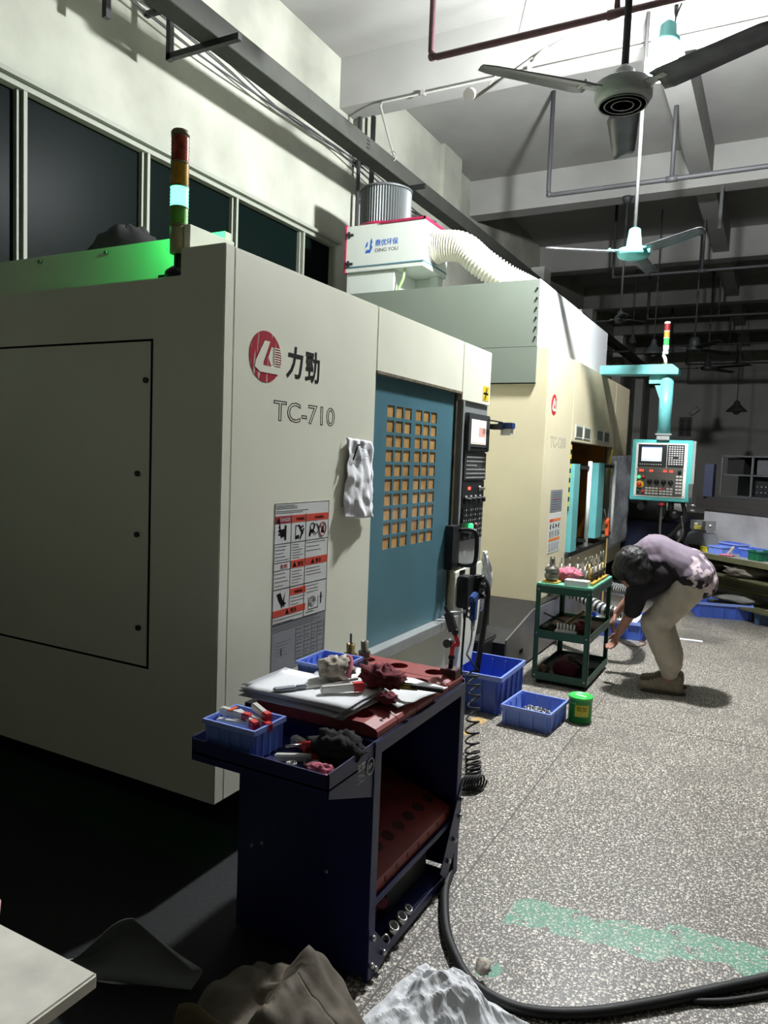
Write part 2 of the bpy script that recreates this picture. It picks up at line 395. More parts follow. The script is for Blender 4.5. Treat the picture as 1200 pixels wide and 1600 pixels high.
def sheet(pos, nu, nv, mt, name, label, cat, th=.0015, parent=None, smooth=True, group=None):
    """thin sheet through pos(u,v) with real thickness"""
    b = B().m(mt); P = [[V(pos(i / nu, j / nv)) for j in range(nv + 1)] for i in range(nu + 1)]
    vs = [p for r in P for p in r]; W = nv + 1; N = len(vs); vs2 = []
    for i in range(nu + 1):
        for j in range(nv + 1):
            du = P[min(i + 1, nu)][j] - P[max(i - 1, 0)][j]; dv = P[i][min(j + 1, nv)] - P[i][max(j - 1, 0)]
            nn = du.cross(dv); nn = nn.normalized() if nn.length > 1e-12 else V((0, 0, 1)); vs2.append(P[i][j] + nn * th)
    fs = [(i * W + j, (i + 1) * W + j, (i + 1) * W + j + 1, i * W + j + 1) for i in range(nu) for j in range(nv)]
    fs2 = [tuple(N + k for k in f[::-1]) for f in fs]; ed = []
    rim = [(i, 0) for i in range(nu)] + [(nu, j) for j in range(nv)] + [(i, nv) for i in range(nu, 0, -1)] + [(0, j) for j in range(nv, 0, -1)]
    for k in range(len(rim)):
        a = rim[k][0] * W + rim[k][1]; c = rim[(k + 1) % len(rim)]; c = c[0] * W + c[1]; ed.append((a, N + a, N + c, c))
    b.add(vs + vs2, fs + fs2 + ed, smooth)
    return b.build(name, None, parent, label, cat, group)

def S(name, b, mt=None, parent=None, **k): return b.build(name, mt, parent, kind=None if parent else 'structure', **k)

# ================================================================== SETTING
XW, XR, YB, YF, ZC, ZB = -4.4, 15.0, -13, 29.0, 5.8, 5.29
floor = S('floor', B().box(XW - .2, XR, YB, YF, -.2, 0), terrazzo)
joint = mat('joint_strip', (84, 80, 74), .6)
for x in (-.955, 1.7, 4.3): B().box(x - .003, x + .003, YB, YF, -.001, .0012).build('joint_strip', joint, floor)
for y in (-.4, 2.0, 4.72, 7.4, 10.1, 12.8): B().box(-.952, XR, y - .002, y + .002, -.001, .001).build('joint_strip', joint, floor)
S('ceiling', B().box(XW - .2, XR, YB, YF, ZC, ZC + .2), beam_paint)
S('wall_far', B().box(XW - .2, XR, YF, YF + .2, 0, ZC), plaster_far)
S('wall_right', B().box(XR, XR + .2, YB, YF, 0, ZC), plaster)
S('wall_back', B().box(XW - .2, XR, YB - .2, YB, 0, ZC), plaster)
# left wall with a strip of windows per bay
wl = B(); wl.box(XW - .2, XW, YB, YF, 0, 2.3); wl.box(XW - .2, XW, YB, YF, 3.87, ZC)
bays = [(-2.9, 2.1), (2.17, 6.32 + .55), (7.5, 10.2), (11.2, 14), (15, 17.8), (18.8, 21.5), (22.3, 25)]
prev = YB
wins = [(-1.9, 6.32 + .6), (7.6, 10.3), (11.3, 14.0), (15, 17.6), (18.8, 21.3), (22.4, 25)]
for a, b_ in wins: wl.box(XW - .2, XW, prev, a, 2.3, 3.87); prev = b_
wl.box(XW - .2, XW, prev, YF, 2.3, 3.87); S('wall_left', wl, plaster)
for k, (a, b_) in enumerate(wins):
    o = S('window_%d' % (k + 1), B().box(XW - .06, XW + .02, a, b_, 3.83, 3.87).box(XW - .06, XW + .02, a, b_, 2.3, 2.34).box(XW - .06, XW + .02, a, a + .04, 2.34, 3.83).box(XW - .06, XW + .02, b_ - .04, b_, 2.34, 3.83).m(win_frame), win_frame)
    S('window_sill', B().box(XW, XW + .06, a - .05, b_ + .05, 3.87, 3.90), win_frame, o)
    ys = [3.19 + 1.045 * i for i in range(-4, 4)] if k == 0 else [a + (b_ - a) * i / 3 for i in (1, 2)]
    ys = [y for y in ys if a + .2 < y < b_ - .2]
    for y in ys:
        B().box(XW - .05, XW + .015, y - .013, y + .013, 2.34, 3.83).build('mullion', win_frame, o)
        B().box(XW - .05, XW - .01, y - .045, y - .028, 2.34, 3.83).build('sash_edge', win_frame, o)
    e = [a + .04] + ys + [b_ - .04]
    for p, q in zip(e, e[1:]): B().box(XW - .055, XW - .045, p, q, 2.34, 3.83).build('pane', glass_n, o)
# ceiling beams
tn = 0
for y in (-.8, 3.1 - .02 if False else 2.95 - 5.9, 6.93, 10.7, 14.4, 18.1, 21.8, 25.5):
    if y == 2.95 - 5.9: continue
    tn += 1; S('trim_%d' % tn, B().box(XW, XR, y, y + .3, ZB, ZC - .001), beam_paint)
for x0, x1 in ((-1.28, -1.02), (2.6, 2.9), (5.2, 5.5)):
    tn += 1; S('trim_%d' % tn, [bb := B()] and [bb.box(x0, x1, p + .3, q, 5.40, ZC - .001) for p, q in zip((YB, -.8, 6.93, 10.7, 14.4, 18.1, 21.8, 25.5), (-.8, 6.93, 10.7, 14.4, 18.1, 21.8, 25.5, YF))] and bb, beam_paint)
tn += 1; S('trim_%d' % tn, B().box(XW, -4.28, 7.23, 9.3, 5.1, ZC - .001).box(XW, -4.22, 9.3, 9.9, 0, ZC - .001), plaster)     # pilaster beyond the first bay
for y in (13.9, 18.0, 21.9, 25.8): tn += 1; S('trim_%d' % tn, B().box(XW, -4.15, y, y + .45, 0, ZB), plaster_far)
# steel rail beam running along the left wall
rb = thing('rail_beam', 'long dark grey steel beam running along the left wall below the ceiling', 'beam', (-3.76, 2, 4.49))
B().prism([(-3.85, 4.49), (-3.68, 4.49), (-3.68, 4.65), (-3.85, 4.65)], 'y', -2, 28.9).build('girder', duct_grey, rb, bevel=.004)
bl = B().m(black)
for y, dz in ((6.3, 0), (6.3, .035), (6.3, .07)): bl.box(-3.682, -3.677, y, y + .05, 4.535 + dz, 4.545 + dz)
bl.build('stamped_mark', black, rb)
for y in (3.62, 4.2, 7.24, 11.4, 15.4, 19.4):
    bk = B().box(-4.175, -4.135, y - .02, y + .02, 4.44, 4.85 if y != 7.24 else 5.29).box(-4.4, -4.13, y - .015, y + .015, 4.8, 4.84)
    if y != 3.62: bk.box(-4.175, -3.5, y - .02, y + .02, 4.445, 4.488)
    bk.build('bracket', black, rb)
# loose cables along the wall
b = B().m(dark_grey)
for k in range(3):
    pts = []
    for i in range(60):
        y = -1 + i * .27; s_ = .05 * sin(i * .55 + k) + .03 * k + .07 * abs(sin(i * .14))
        pts.append((XW + .07 + .01 * k, y, 4.86 - s_))
    b.tube(pts, .008, 6)
b.build('wall_cable', None, None, 'bundle of thin cables sagging along the left wall behind the steel beam', 'cable')
B().m(pipe_dark).tube([(-4.3, 7.2, 5.29), (-4.3, 7.2, 2.3), (-4.3, 7.2, 1.2)], .022).build('wall_pipe', None, None, 'thin black vertical pipe on the left wall behind the filter drum', 'pipe')
# white conduit under first cross beam
b = B().m(mat('white_conduit', (134, 134, 128), .6))
b.tube(spline([(-3.70, 6.9, 4.68), (-3.78, 6.9, 4.9), (-3.88, 6.9, 5.2)], 6) + [(-3.86, 6.9, 5.245), (2, 6.9, 5.245), (XR, 6.9, 5.245)], .013)
for x in (-3.4, -2.3, -1.2): b.box(x - .02, x + .02, 6.88, 6.93, 5.22, 5.27)
b.tube([(-3.70 + .05 * cos(t / 3), 6.86, 4.66 + .05 * sin(t / 3)) for t in range(20)], .006, 6)
b.build('white_conduit', None, None, 'white cable conduit clipped under the first ceiling beam, dropping to the steel beam', 'pipe')

# sprinkler/gas pipes in frames under the ceiling
def pipe_frame(y, x0, z, lab, m_, r, drops=(-1.24,), x1=XR, lefttop=5.8):
    b = B().m(m_); b.tube([(x0, y, lefttop), (x0, y, z + .05), (x0 + .015, y, z + .015), (x0 + .05, y, z), (x1, y, z)], r, 8)
    b.ball((x0 + .01, y, z + .01), r * 1.4, 8)
    for x in drops: b.tube([(x, y, z), (x, y, 5.8 if y not in () else 5.3)], r * .9, 8); b.cyl((x - .06, y, z), (x + .06, y, z), r * 1.35, n=8)
    return b.build('ceiling_pipe', None, None, lab, 'pipe')
pipe_frame(5.1, -2.46, 4.53, 'oxide red pipe bent under the ceiling nearest the camera, above the grey fan', pipe_red, .024, (-1.13, 2.2))
pipe_frame(8.5, -2.54, 4.65, 'dark pipe run behind the lit lamp, second from the camera', pipe_dark, .026, (-1.21, 2.2))
pipe_frame(12.5, -2.59, 4.64, 'dark pipe run under the ceiling just behind the teal fan', pipe_dark, .024, (-1.25, 2.2))
pipe_frame(16, -2.57, 4.6, 'dark pipe run above the far pendant lamp, fourth from the camera', pipe_dark, .024, (-1.24, 2.2))
pipe_frame(19.6, -2.57, 4.6, 'dark pipe run fifth from the camera, just above the far fans', pipe_dark, .024, (-1.24, 2.2))
pipe_frame(23.2, -2.57, 4.6, 'farthest dark pipe run in front of the far wall', pipe_dark, .024, (-1.24, -.4, 2.2))
# slanting rod with round plate fixed to first beam
b = B().m(mat('old_rod', (104, 102, 96), .6)); b.tube([(-2.42, 5.85, 4.56), (-1.9, 5.83, 4.78), (-1.32, 5.8, 4.955)], .013, 8); b.cyl((-2.44, 5.84, 4.6), (-2.44, 5.8, 4.57), .05, n=14)
b.cyl((-1.95, 5.84, 4.76), (-1.8, 5.83, 4.815), .02, n=8); b.tube([(-1.32, 5.8, 4.955), (-1.25, 5.8, 5.8)], .006, 6)
b.tube([(-2.3, 5.85, 4.62), (-2.2, 6.2, 5.1), (-2.2, 6.5, 5.8)], .005, 6)
b.build('hanging_rod', None, None, 'slanting steel rod with round end disc under the ceiling left of the grey fan', 'rod')

# ------------------------------------------------------------------ ceiling fans
def fan(loc, ang, rad, mb, mbl, label, rod_top=5.8, droop=.0, bell=.09, hub_r=.11, wide=.075, rod_m=None, straight=False):
    f = thing('ceiling_fan', label, 'fan', loc, 0, None, False)
    b = B().m(mb)
    if straight:
        b.lathe([(.01, -.05), (hub_r * .5, -.052), (hub_r * .92, -.04), (hub_r, -.02), (hub_r, .02), (hub_r * .7, .035), (bell * .62, .045), (bell * .45, .19), (bell * .32, .2)], (0, 0, 0), 24)
    else:
        b.lathe([(.01, -.045), (hub_r * .45, -.05), (hub_r * .86, -.045), (hub_r, -.02), (hub_r, .035), (hub_r * .8, .05), (.05, .055), (.04, .1), (.02, .12)], (0, 0, 0), 28)
        b.m(mat('fan_ring', (120, 122, 124), .5)); 
        for r in (.35, .6, .8): b.lathe([(hub_r * r, -.051), (hub_r * (r + .03), -.054), (hub_r * (r + .06), -.051)], (0, 0, 0), 28)
    b.build('motor', None, f, local=True)
    B().m(rod_m or mb).cyl((0, 0, .1), (0, 0, rod_top - loc[2]), .016, n=10).build('down_rod', None, f, local=True)
    B().m(mb).lathe([(.07, 0), (.06, -.04), (.03, -.09), (.018, -.09)], (0, 0, rod_top - loc[2]), 16).build('ceiling_cup', None, f, local=True)
    for a in ang:
        d = V((cos(R(a)), sin(R(a)), 0)); t = V((-d.y, d.x, 0)); bl = B().m(mbl); n = 12; vs = []
        for i in range(n + 1):
            u = i / n; r = hub_r * 1.35 + (rad - hub_r * 1.35) * u; wd = wide * (1 - .28 * u) * (1 if 0 < i < n else .82)
            for s_ in (-1, -.33, .33, 1):
                z = -.01 - s_ * .012 + droop * u * u + .012 * (1 - s_ * s_)
                vs.append(d * r + t * s_ * wd + V((0, 0, z)))
        vs2 = [v + V((0, 0, .004)) for v in vs]; N = len(vs)
        fs = [(i * 4 + j, i * 4 + j + 1, (i + 1) * 4 + j + 1, (i + 1) * 4 + j) for i in range(n) for j in range(3)]
        fs2 = [tuple(N + k for k in q[::-1]) for q in fs]
        ed = [(i * 4, (i + 1) * 4, N + (i + 1) * 4, N + i * 4) for i in range(n)] + [(i * 4 + 3, N + i * 4 + 3, N + (i + 1) * 4 + 3, (i + 1) * 4 + 3) for i in range(n)]
        ed += [(j, N + j, N + j + 1, j + 1) for j in range(3)] + [(n * 4 + j, n * 4 + j + 1, N + n * 4 + j + 1, N + n * 4 + j) for j in range(3)]
        bl.add(vs + vs2, fs + fs2 + ed, True).build('blade', None, f, local=True)
        br = B().m(mb); br.obox(d * (hub_r * 1.25) + V((0, 0, .004)), (hub_r * 1.0, .05, .008), (0, 0, R(a)))
        for q in (-.015, .015): br.cyl(d * (hub_r * 1.6) + t * q + V((0, 0, .0)), d * (hub_r * 1.6) + t * q + V((0, 0, .02)), .006, n=6)
        br.build('blade_arm', None, f, local=True)
    return f
fan((-.724, 3.486, 3.25), (224, 100, -26), .68, fan_body, fan_grey, hub_r=.125, label= 'large grey ceiling fan nearest the camera, hanging in front of the lit lamp', rod_m=pipe_dark)
fan((-1.225, 6.70, 3.43), (212, 86, -39), .76, fan_teal, fan_grey, 'light teal ceiling fan behind the nearest grey one, above the second machine', hub_r=.135, bell=.105, wide=.066, rod_m=mat('rod_grey', (70, 70, 70), .8, spec=.1), straight=True)
fan((-1.48, 14.4, 3.74), (185, 300, 52), .95, fan_dark, fan_dark, 'dark ceiling fan above and right of the signal tower on the pendant arm', bell=.17, wide=.09, hub_r=.13, straight=True)
fan((-1.48, 17.2, 3.74), (180, 60, -28), .95, fan_dark, fan_dark, 'dark ceiling fan just below the other one over the pendant arm, farther off', bell=.12, wide=.09, hub_r=.13, straight=True)
fan((-2.08, 10.7, 3.62), (175, 290, 50), .42, fan_dark, fan_dark, 'small dark ceiling fan seen right of the white machine hood', rod_top=5.28, hub_r=.08, wide=.07)

# ------------------------------------------------------------------ lamps
lit = mat('lamp_lit', (255, 255, 250), .3, em=(250, 252, 255), es=1500)
t = thing('pendant_lamp', 'glaring lit bulb lamp with teal housing hung behind the grey fan', 'lamp', LAMPP)
x, y, z = LAMPP
B().m(lit).lathe([(.01, -.14), (.07, -.12), (.11, -.05), (.11, .0), (.06, .05), (.03, .07)], (x, y, z), 20).build('bulb', None, t)
B().m(fan_teal).lathe([(.035, .03), (.085, .07), (.085, .12), (.06, .15), (.055, .22), (.02, .25), (.0, .25)], (x + .03, y + .02, z + .02), 24).build('lamp_housing', None, t)
ch = B().m(pipe_dark); n = 14
for i in range(n):
    zz = z + .27 + i * (5.4 - z - .27) / n; ch.tube([(x + .07 + (.01 * cos(q) if i % 2 else 0), y + .05 + (0 if i % 2 else .01 * cos(q)), zz + .05 + .055 * sin(q)) for q in [k * pi / 5 for k in range(11)]], .004, 5)
ch.tube(spline([(x + .07, y + .05, z + .3), (x + .16, y + .05, z + .6), (x + .02, y + .05, z + .85), (x - .25, y + .05, z + .9), (x - .3, y + .1, 5.1)], 6), .006, 6)
ch.build('hanging_chain', None, t)
def dark_lamp(loc, lab, r, top=5.8):
    t = thing('pendant_lamp', lab, 'lamp', loc, 0, None, False)
    B().m(fan_dark).lathe([(r, 0), (r * .96, .02), (r * .6, .10), (r * .3, .17), (r * .28, .22), (.02, .26)], (0, 0, 0), 24).build('lamp_shade', None, t, local=True)
    B().m(dark_grey).ball((0, 0, .01), r * .38, 12).build('bulb', None, t, local=True)
    B().m(pipe_dark).cyl((0, 0, .25), (0, 0, top - loc[2]), .009, n=8).build('cord', None, t, local=True)
dark_lamp((-1.96, 13, 3.46), 'unlit cone lamp hanging left of the pendant signal tower', .155)
dark_lamp((-.95, 19, 2.95), 'unlit shallow lamp hanging before the far wall, at far right', .23)
dark_lamp((-2.75, 15.5, 4.05), 'small unlit lamp hung beneath the teal fan, farther off', .09)
B().m(fan_dark).box(-.92, -.88, 10.78, 10.82, 4.75, 5.29).build('hanging_strut', None, None, 'short dark bracket hanging from the ceiling beam at upper right', 'bracket')

# far wall fittings
t = thing('security_camera', 'small security camera on the far wall', 'camera', (-2.75, YF, 3.5))
B().m(dark_grey).cyl((-2.75, YF, 3.8), (-2.75, YF - .2, 3.72), .04, n=10).build('mount', None, t)
B().m(white_pl).cyl((-2.92, YF - .3, 3.55), (-2.66, YF - .2, 3.76), .07, .08, 12).build('camera_body', None, t)
t = thing('notice_board', 'faint grey notice with two columns of characters on the far wall', 'sign', (-3.1, YF - .03, 2.75))
B().m(mat('notice_grey', (118, 120, 118), .8)).box(-3.32, -2.88, YF - .03, YF - .001, 2.75, 3.45).build('board', None, t)
for i in range(4):
    text('安', 'y', -3.27, 2.8 + .15 * i, .12, .12, YF - .032, ink, t, 'character'); text('全', 'y', -3.05, 2.8 + .15 * i, .12, .12, YF - .032, ink, t, 'character')

# ================================================================== MACHINE 1
FX, FY = -1.742, 2.04
m1 = thing('machining_center', 'large cream machining center nearest the camera with teal windowed door and model number 710', 'machine', (-2.8, 3.4, 0))
b = B().m(cream)
b.prism([(-4.0, .3), (FX, .3), (FX, 2.32), (-1.95, 2.32), (-1.95, 2.224), (-4.0, 2.224)], 'y', FY, FY + .05)     # side skin
b.box(-4.0, -1.80, 2.36, 4.70, .3, 2.224)
b.build('cabinet_body', None, m1, bevel=.003)
B().m(cream).box(-4.0, -1.97, 2.30, 2.34, 2.20, 2.455).box(-4.0, -1.97, 2.34, 4.7, 2.224, 2.24).box(-1.985, -1.955, FY + .051, 2.34, 2.2, 2.42).build('top_rim', None, m1, bevel=.002)
for x in (-3.05, -2.62): B().m(steel).cyl((x, 2.30, 2.43), (x, 2.285, 2.43), .008, n=8).build('screw', None, m1)
B().m(ink).box(-3.9, -2.078, FY - .0012, FY + .01, .752, 2.003).build('hatch_gap', None, m1)
h = B().m(cream).box(-3.9, -2.087, FY - .006, FY, .762, 1.994).build('hatch', None, m1, bevel=.002)
for x, z in ((-2.103, 1.85), (-2.139, 1.5), (-2.138, 1.268), (-2.125, .909)):
    B().m(black).cyl((x, FY - .006, z), (x, FY - .016, z), .011, n=10).build('screw', None, h)
# front skins
B().m(cream).box(FX - .06, FX, FY + .052, 3.15, .3, 2.318).build('front_panel', None, m1, bevel=.003, label='cream front panel carrying the logo')
B().m(cream).box(FX - .06, FX, 3.156, 4.247, 2.012, 2.318).build('header_panel', None, m1, bevel=.003)
B().m(mat('grimy_lip', (120, 110, 84), .6, c2=(70, 64, 50), vs=20)).box(FX - .03, FX + .004, 3.156, 4.25, 2.0, 2.014).build('header_lip', None, m1)
B().m(cream).box(FX - .06, FX, 4.253, 4.74, 1.966, 2.318).build('pillar_head', None, m1, bevel=.003)
pl = B().m(cream); pl.prism([(4.27, .25), (4.62, .25), (4.70, .45), (4.74, .55), (4.74, .915), (4.27, .89)], 'x', FX - .06, FX)
pl.build('pillar', None, m1, bevel=.003)
B().m(cream).box(-4, -1.8, 4.70, 4.74, .42, 2.318).build('end_panel', None, m1)
B().m(cream).prism([(3.0, .3), (4.3, .25), (4.3, .58), (3.156, .58), (3.0, .58)], 'x', FX - .06, FX - .004).build('apron', None, m1)
r_ = B().m(panel_grey); r_.box(FX - .09, FX + .045, 3.12, 4.24, .60, .63); r_.box(FX + .035, FX + .048, 3.12, 4.24, .575, .632)
r_.build('door_sill', None, m1, bevel=.002)
# door with amber panes
dr = B().m(teal); D0, D1 = FX - .05, FX - .022
gy = []; 
def cols(a, b_, n, g):
    wd = (b_ - a - g * (n - 1)) / n; return [(a + i * (wd + g), a + i * (wd + g) + wd) for i in range(n)]
YC = cols(3.322, 3.60, 3, .022) + cols(3.655, 3.935, 3, .022); ZC_ = cols(1.122, 1.862, 10, .016)
y0, y1, z0, z1 = 3.158, 4.185, .632, 2.0
dr.box(D0, D1, y0, YC[0][0], z0, z1); dr.box(D0, D1, YC[-1][1], y1, z0, z1); dr.box(D0, D1, YC[0][0], YC[-1][1], z0, ZC_[0][0]); dr.box(D0, D1, YC[0][0], YC[-1][1], ZC_[-1][1], z1)
for (a, b_), (c, d) in zip(YC, YC[1:]): dr.box(D0, D1, b_, c, ZC_[0][0], ZC_[-1][1])
for (a, b_), (c, d) in zip(ZC_, ZC_[1:]):
    for (p, q) in YC: dr.box(D0, D1, p, q, b_, c)
door = dr.build('sliding_door', None, m1)
me = None
for p, q in YC:
    for a, b_ in ZC_:
        o = B().m(amber).box(D1 - .010, D1 - .004, p, q, a, b_).build('pane', None, door)
dg_ = B().m(grimy).box(FX - .055, FX - .012, 4.19, 4.215, .60, 2.0).box(FX - .055, FX - .035, 4.215, 4.252, .60, 2.0).build('guide_rail', None, m1)
dh = B().m(black); dh.box(FX - .022, FX + .03, 4.13, 4.245, .925, 1.195); dh.build('handle_block', None, m1, bevel=.004)
B().m(black).tube(spline([(FX + .03, 4.235, 1.165), (FX + .10, 4.25, 1.168), (FX + .135, 4.256, 1.14), (FX + .135, 4.256, .98), (FX + .10, 4.25, .95), (FX + .03, 4.235, .952)], 5), .0135, 10).build('door_handle', None, m1)
# control panel
cp = B().m(panel_grey).box(FX - .055, FX - .012, 4.272, 4.735, .917, 1.963).box(FX - .012, FX + .002, 4.272, 4.305, .917, 1.963).build('control_panel', None, m1, bevel=.003)
P = FX - .012
B().m(dark_grey).box(P, P + .035, 4.325, 4.71, 1.655, 1.895).build('monitor_bezel', None, cp, bevel=.006)
B().m(screen_w).box(P + .034, P + .0365, 4.372, 4.632, 1.702, 1.857).build('screen', None, cp)
s_ = B().m(mat('screen_ink', (190, 150, 140), .4, em=(200, 150, 140), es=.35))
for k in range(7): s_.box(P + .0364, P + .0372, 4.39, 4.39 + random.uniform(.05, .12), 1.84 - k * .019, 1.8425 - k * .019)
s_.box(P + .0364, P + .0372, 4.50, 4.62, 1.75, 1.81)
for k in range(8): s_.box(P + .0364, P + .0372, 4.378 + k * .031, 4.402 + k * .031, 1.706, 1.714)
s_.build('screen_readout', None, cp)
s_ = B().m(ink)
for k in range(12): s_.box(P + .034, P + .040, 4.375 + k * .024, 4.391 + k * .024, 1.672, 1.684)
s_.build('soft_key', None, cp, kind='stuff')
B().m(dark_grey).box(P, P + .022, 4.318, 4.70, 1.47, 1.648).build('keyboard', None, cp, bevel=.003)
kb = B().m(white_key)
for i in range(6):
    for j in range(11):
        if i == 2 and j > 5: continue
        yy = 4.345 + j * .031; zz = 1.622 - i * .026; kb.box(P + .022, P + .027, yy, yy + .014, zz - .009, zz)
kb.build('key', None, cp, kind='stuff')
B().m(black).box(P, P + .018, 4.308, 4.692, 1.085, 1.463).build('operation_panel', None, cp, bevel=.003)
B().m(red_led).box(P + .018, P + .020, 4.40, 4.448, 1.408, 1.428).build('red_display', None, cp)
text('03', 'x', 4.408, 1.411, .03, .014, P + .0202, white_pl, cp, 'display_digits')
for j in range(4):
    B().m(black).lathe([(.03, 0), (.03, .012), (.018, .014), (.016, .04), (.0, .042)], (P + .018, 4.365 + j * .083, 1.345), 14, (1, 0, 0)).build('knob', None, cp)
B().m(steel).lathe([(.018, 0), (.018, .01), (.008, .012), (.008, .04), (.0, .04)], (P + .018, 4.60, 1.415), 12, (1, 0, 0)).build('key_switch', None, cp)
kb = B().m(dark_grey)
for i in range(6):
    for j in range(9):
        if i > 2 and j < 6: continue
        yy = 4.325 + j * .039; zz = 1.29 - i * .033; kb.box(P + .018, P + .026, yy, yy + .026, zz - .022, zz)
        kb.m(white_key).box(P + .026, P + .0265, yy + .004, yy + .022, zz - .012, zz - .008).m(dark_grey)
kb.build('button', None, cp, kind='stuff')
B().m(green_led).lathe([(.02, 0), (.02, .02), (0, .022)], (P + .018, 4.46, 1.172), 14, (1, 0, 0)).build('green_button', None, cp)
B().m(mat('dull_red', (110, 56, 50), .5)).lathe([(.02, 0), (.02, .02), (0, .022)], (P + .018, 4.54, 1.172), 14, (1, 0, 0)).build('red_button', None, cp)
B().m(black).lathe([(.035, 0), (.035, .01), (.022, .012), (.028, .04), (0, .045)], (P + .018, 4.36, 1.13), 16, (1, 0, 0)).build('stop_button', None, cp)
st = B().m(yellow).box(FX, FX + .0012, 4.603, 4.712, 1.992, 2.088).build('warning_sticker', None, m1)
B().m(ink).box(FX + .001, FX + .0018, 4.652, 4.662, 2.0, 2.08).box(FX + .001, FX + .0018, 4.615, 4.70, 2.032, 2.046).obox((FX + .0014, 4.675, 2.06), (.0008, .05, .008), (.9, 0, 0)).obox((FX + .0014, 4.64, 2.015), (.0008, .05, .008), (.9, 0, 0)).build('sticker_symbol', None, st)
# clip on lamp at monitor edge
t = thing('clip_gauge', 'small blue clip-on light with black clamp on the edge of the monitor', 'gauge', (-1.70, 4.74, 1.8))
B().m(black).box(-1.725, -1.66, 4.712, 4.80, 1.81, 1.845).box(-1.70, -1.69, 4.6, 4.88, 1.86, 1.868).build('clamp', None, t)
B().m(gun_blue).box(-1.70, -1.60, 4.80, 4.88, 1.82, 1.86).build('housing', None, t, bevel=.004)
B().m(clear_pl).box(-1.68, -1.61, 4.81, 4.87, 1.775, 1.819).build('lens', None, t)
# base under the machine
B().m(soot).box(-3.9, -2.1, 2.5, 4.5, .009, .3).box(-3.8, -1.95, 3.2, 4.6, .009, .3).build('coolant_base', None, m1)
# logo and lettering on the front
lg = grp('brand_logo', m1)
def disc_logo(parent, cy, cz, ry, rz, x, red, worn=True):
    n = 40; pts = [(cy + ry * cos(2 * pi * i / n), cz + rz * sin(2 * pi * i / n)) for i in range(n)]
    B().m(red).prism(pts, 'x', x, x + .0012).build('logo_disc', None, parent)
    q = B().m(cream if worn else offwhite); e = x + .0024
    def u(a, b_): return (cy + a * ry, cz + b_ * rz)
    q.prism([u(-.10, .62), u(.24, .62), u(-.16, -.25), u(.02, -.25), u(.34, .42), u(.52, .42), u(.52, -.33), u(.98, -.33), u(.86, -.62), u(-.35, -.62), u(-.68, -.45), u(-.62, -.2)], 'x', x, e)
    for k in range(8): z_ = .38 - k * .095; q.prism([u(.42, z_), u(.95, z_), u(.95, z_ + .045), u(.42, z_ + .045)], 'x', x, e)
    q.build('logo_figure', None, parent)
    B().m(red).prism([u(.05, .12), u(.34, -.33), u(-.16, -.33)], 'x', x, e + .0006).build('logo_triangle', None, parent)
disc_logo(lg, 2.28, 1.96, .098, .096, FX, logo_red)
text('力', 'x', 2.415, 1.897, .115, .128, FX + .0004, ink, m1, 'character', bold=.025, shear=.1)
text('勁', 'x', 2.548, 1.892, .105, .132, FX + .0004, ink, m1, 'character', bold=.02)
text('TC-710', 'x', 2.338, 1.722, .448, .082, FX + .0003, ink, m1, 'model_lettering', outline=.017)

# ---- warning placards
def bar(b, face, d, u0, v0, u1, v1, W, e=.0006):
    """rect in placard fractions (v down)"""
    a0, a1, zt, zb = W; y0 = a0 + u0 * (a1 - a0); y1 = a0 + u1 * (a1 - a0); z1 = zt - v0 * (zt - zb); z0 = zt - v1 * (zt - zb)
    b.box(d, d + e, y0, y1, z0, z1)
pk = B().m(label_white).box(FX, FX + .0015, 2.365, 2.761, .905, 1.398).build('warning_placard', None, m1, label='warning placard with red headers and black pictograms')
W = (2.365, 2.761, 1.398, .705); d = FX + .0015
B().m(label_grey).box(FX, FX + .0015, 2.365, 2.761, .705, .904).build('specification_plate', None, m1, label='silver specification plate below the warning placard')
r1 = B().m(label_dkred); bar(r1, 'x', d, .0, .075, .28, .118, W); r1.build('danger_header', None, pk)
for u0, v0, u1, v1 in ((.30, .075, .545, .118), (.565, .075, 1, .118), (.30, .345, .545, .392), (.565, .345, 1, .392), (.29, .515, .585, .555), (0, .625, .585, .665)): r2 = B().m(label_red); bar(r2, 'x', d, u0, v0, u1, v1, W); r2.build('warning_header', None, pk)
g = B().m(ink)
for u0, v0, u1, v1 in ((0, .0, .004, .71), (.283, .07, .29, .5), (.548, .07, .556, .71), (0, .235, .28, .238), (.30, .235, .545, .238), (.565, .235, 1, .238), (0, .345, .28, .348), (0, .39, .28, .393), (0, .5, 1, .504), (.0, .707, 1, .711), (0, .0, 1, .003), (.993, 0, 1, .71), (.285, .505, .29, .62)): bar(g, 'x', d, u0, v0, u1, v1, W)
g.build('ruling', None, pk)
g = B().m(ink_grey); rr = random.Random(3)
def lines(b, u0, u1, v0, v1, n, wt=.0035):
    for k in range(n):
        v = v0 + (v1 - v0) * k / max(n - 1, 1); e = u0 + (u1 - u0) * rr.uniform(.55, 1); u = u0
        while u < e: s__ = rr.uniform(.012, .035); bar(b, 'x', d, u, v, min(u + s__, e), v + wt, W); u += s__ + .006
lines(g, .02, .5, .012, .03, 3); lines(g, .02, .6, .045, .055, 2); lines(g, .02, .26, .25, .33, 5); lines(g, .32, .53, .25, .33, 6); lines(g, .58, .97, .25, .30, 3)
lines(g, .02, .26, .41, .48, 4); lines(g, .32, .53, .41, .48, 5); lines(g, .58, .97, .41, .45, 3); lines(g, .31, .57, .57, .61, 3); lines(g, .02, .57, .68, .70, 2); lines(g, .6, .97, .52, .56, 3)
g.build('fine_print', None, pk, kind='stuff')
def PU(u, v): return (2.365 + u * .396, 1.398 - v * .693)
g = B().m(ink)   # pictograms: crushed hand, door, gears, hand cut
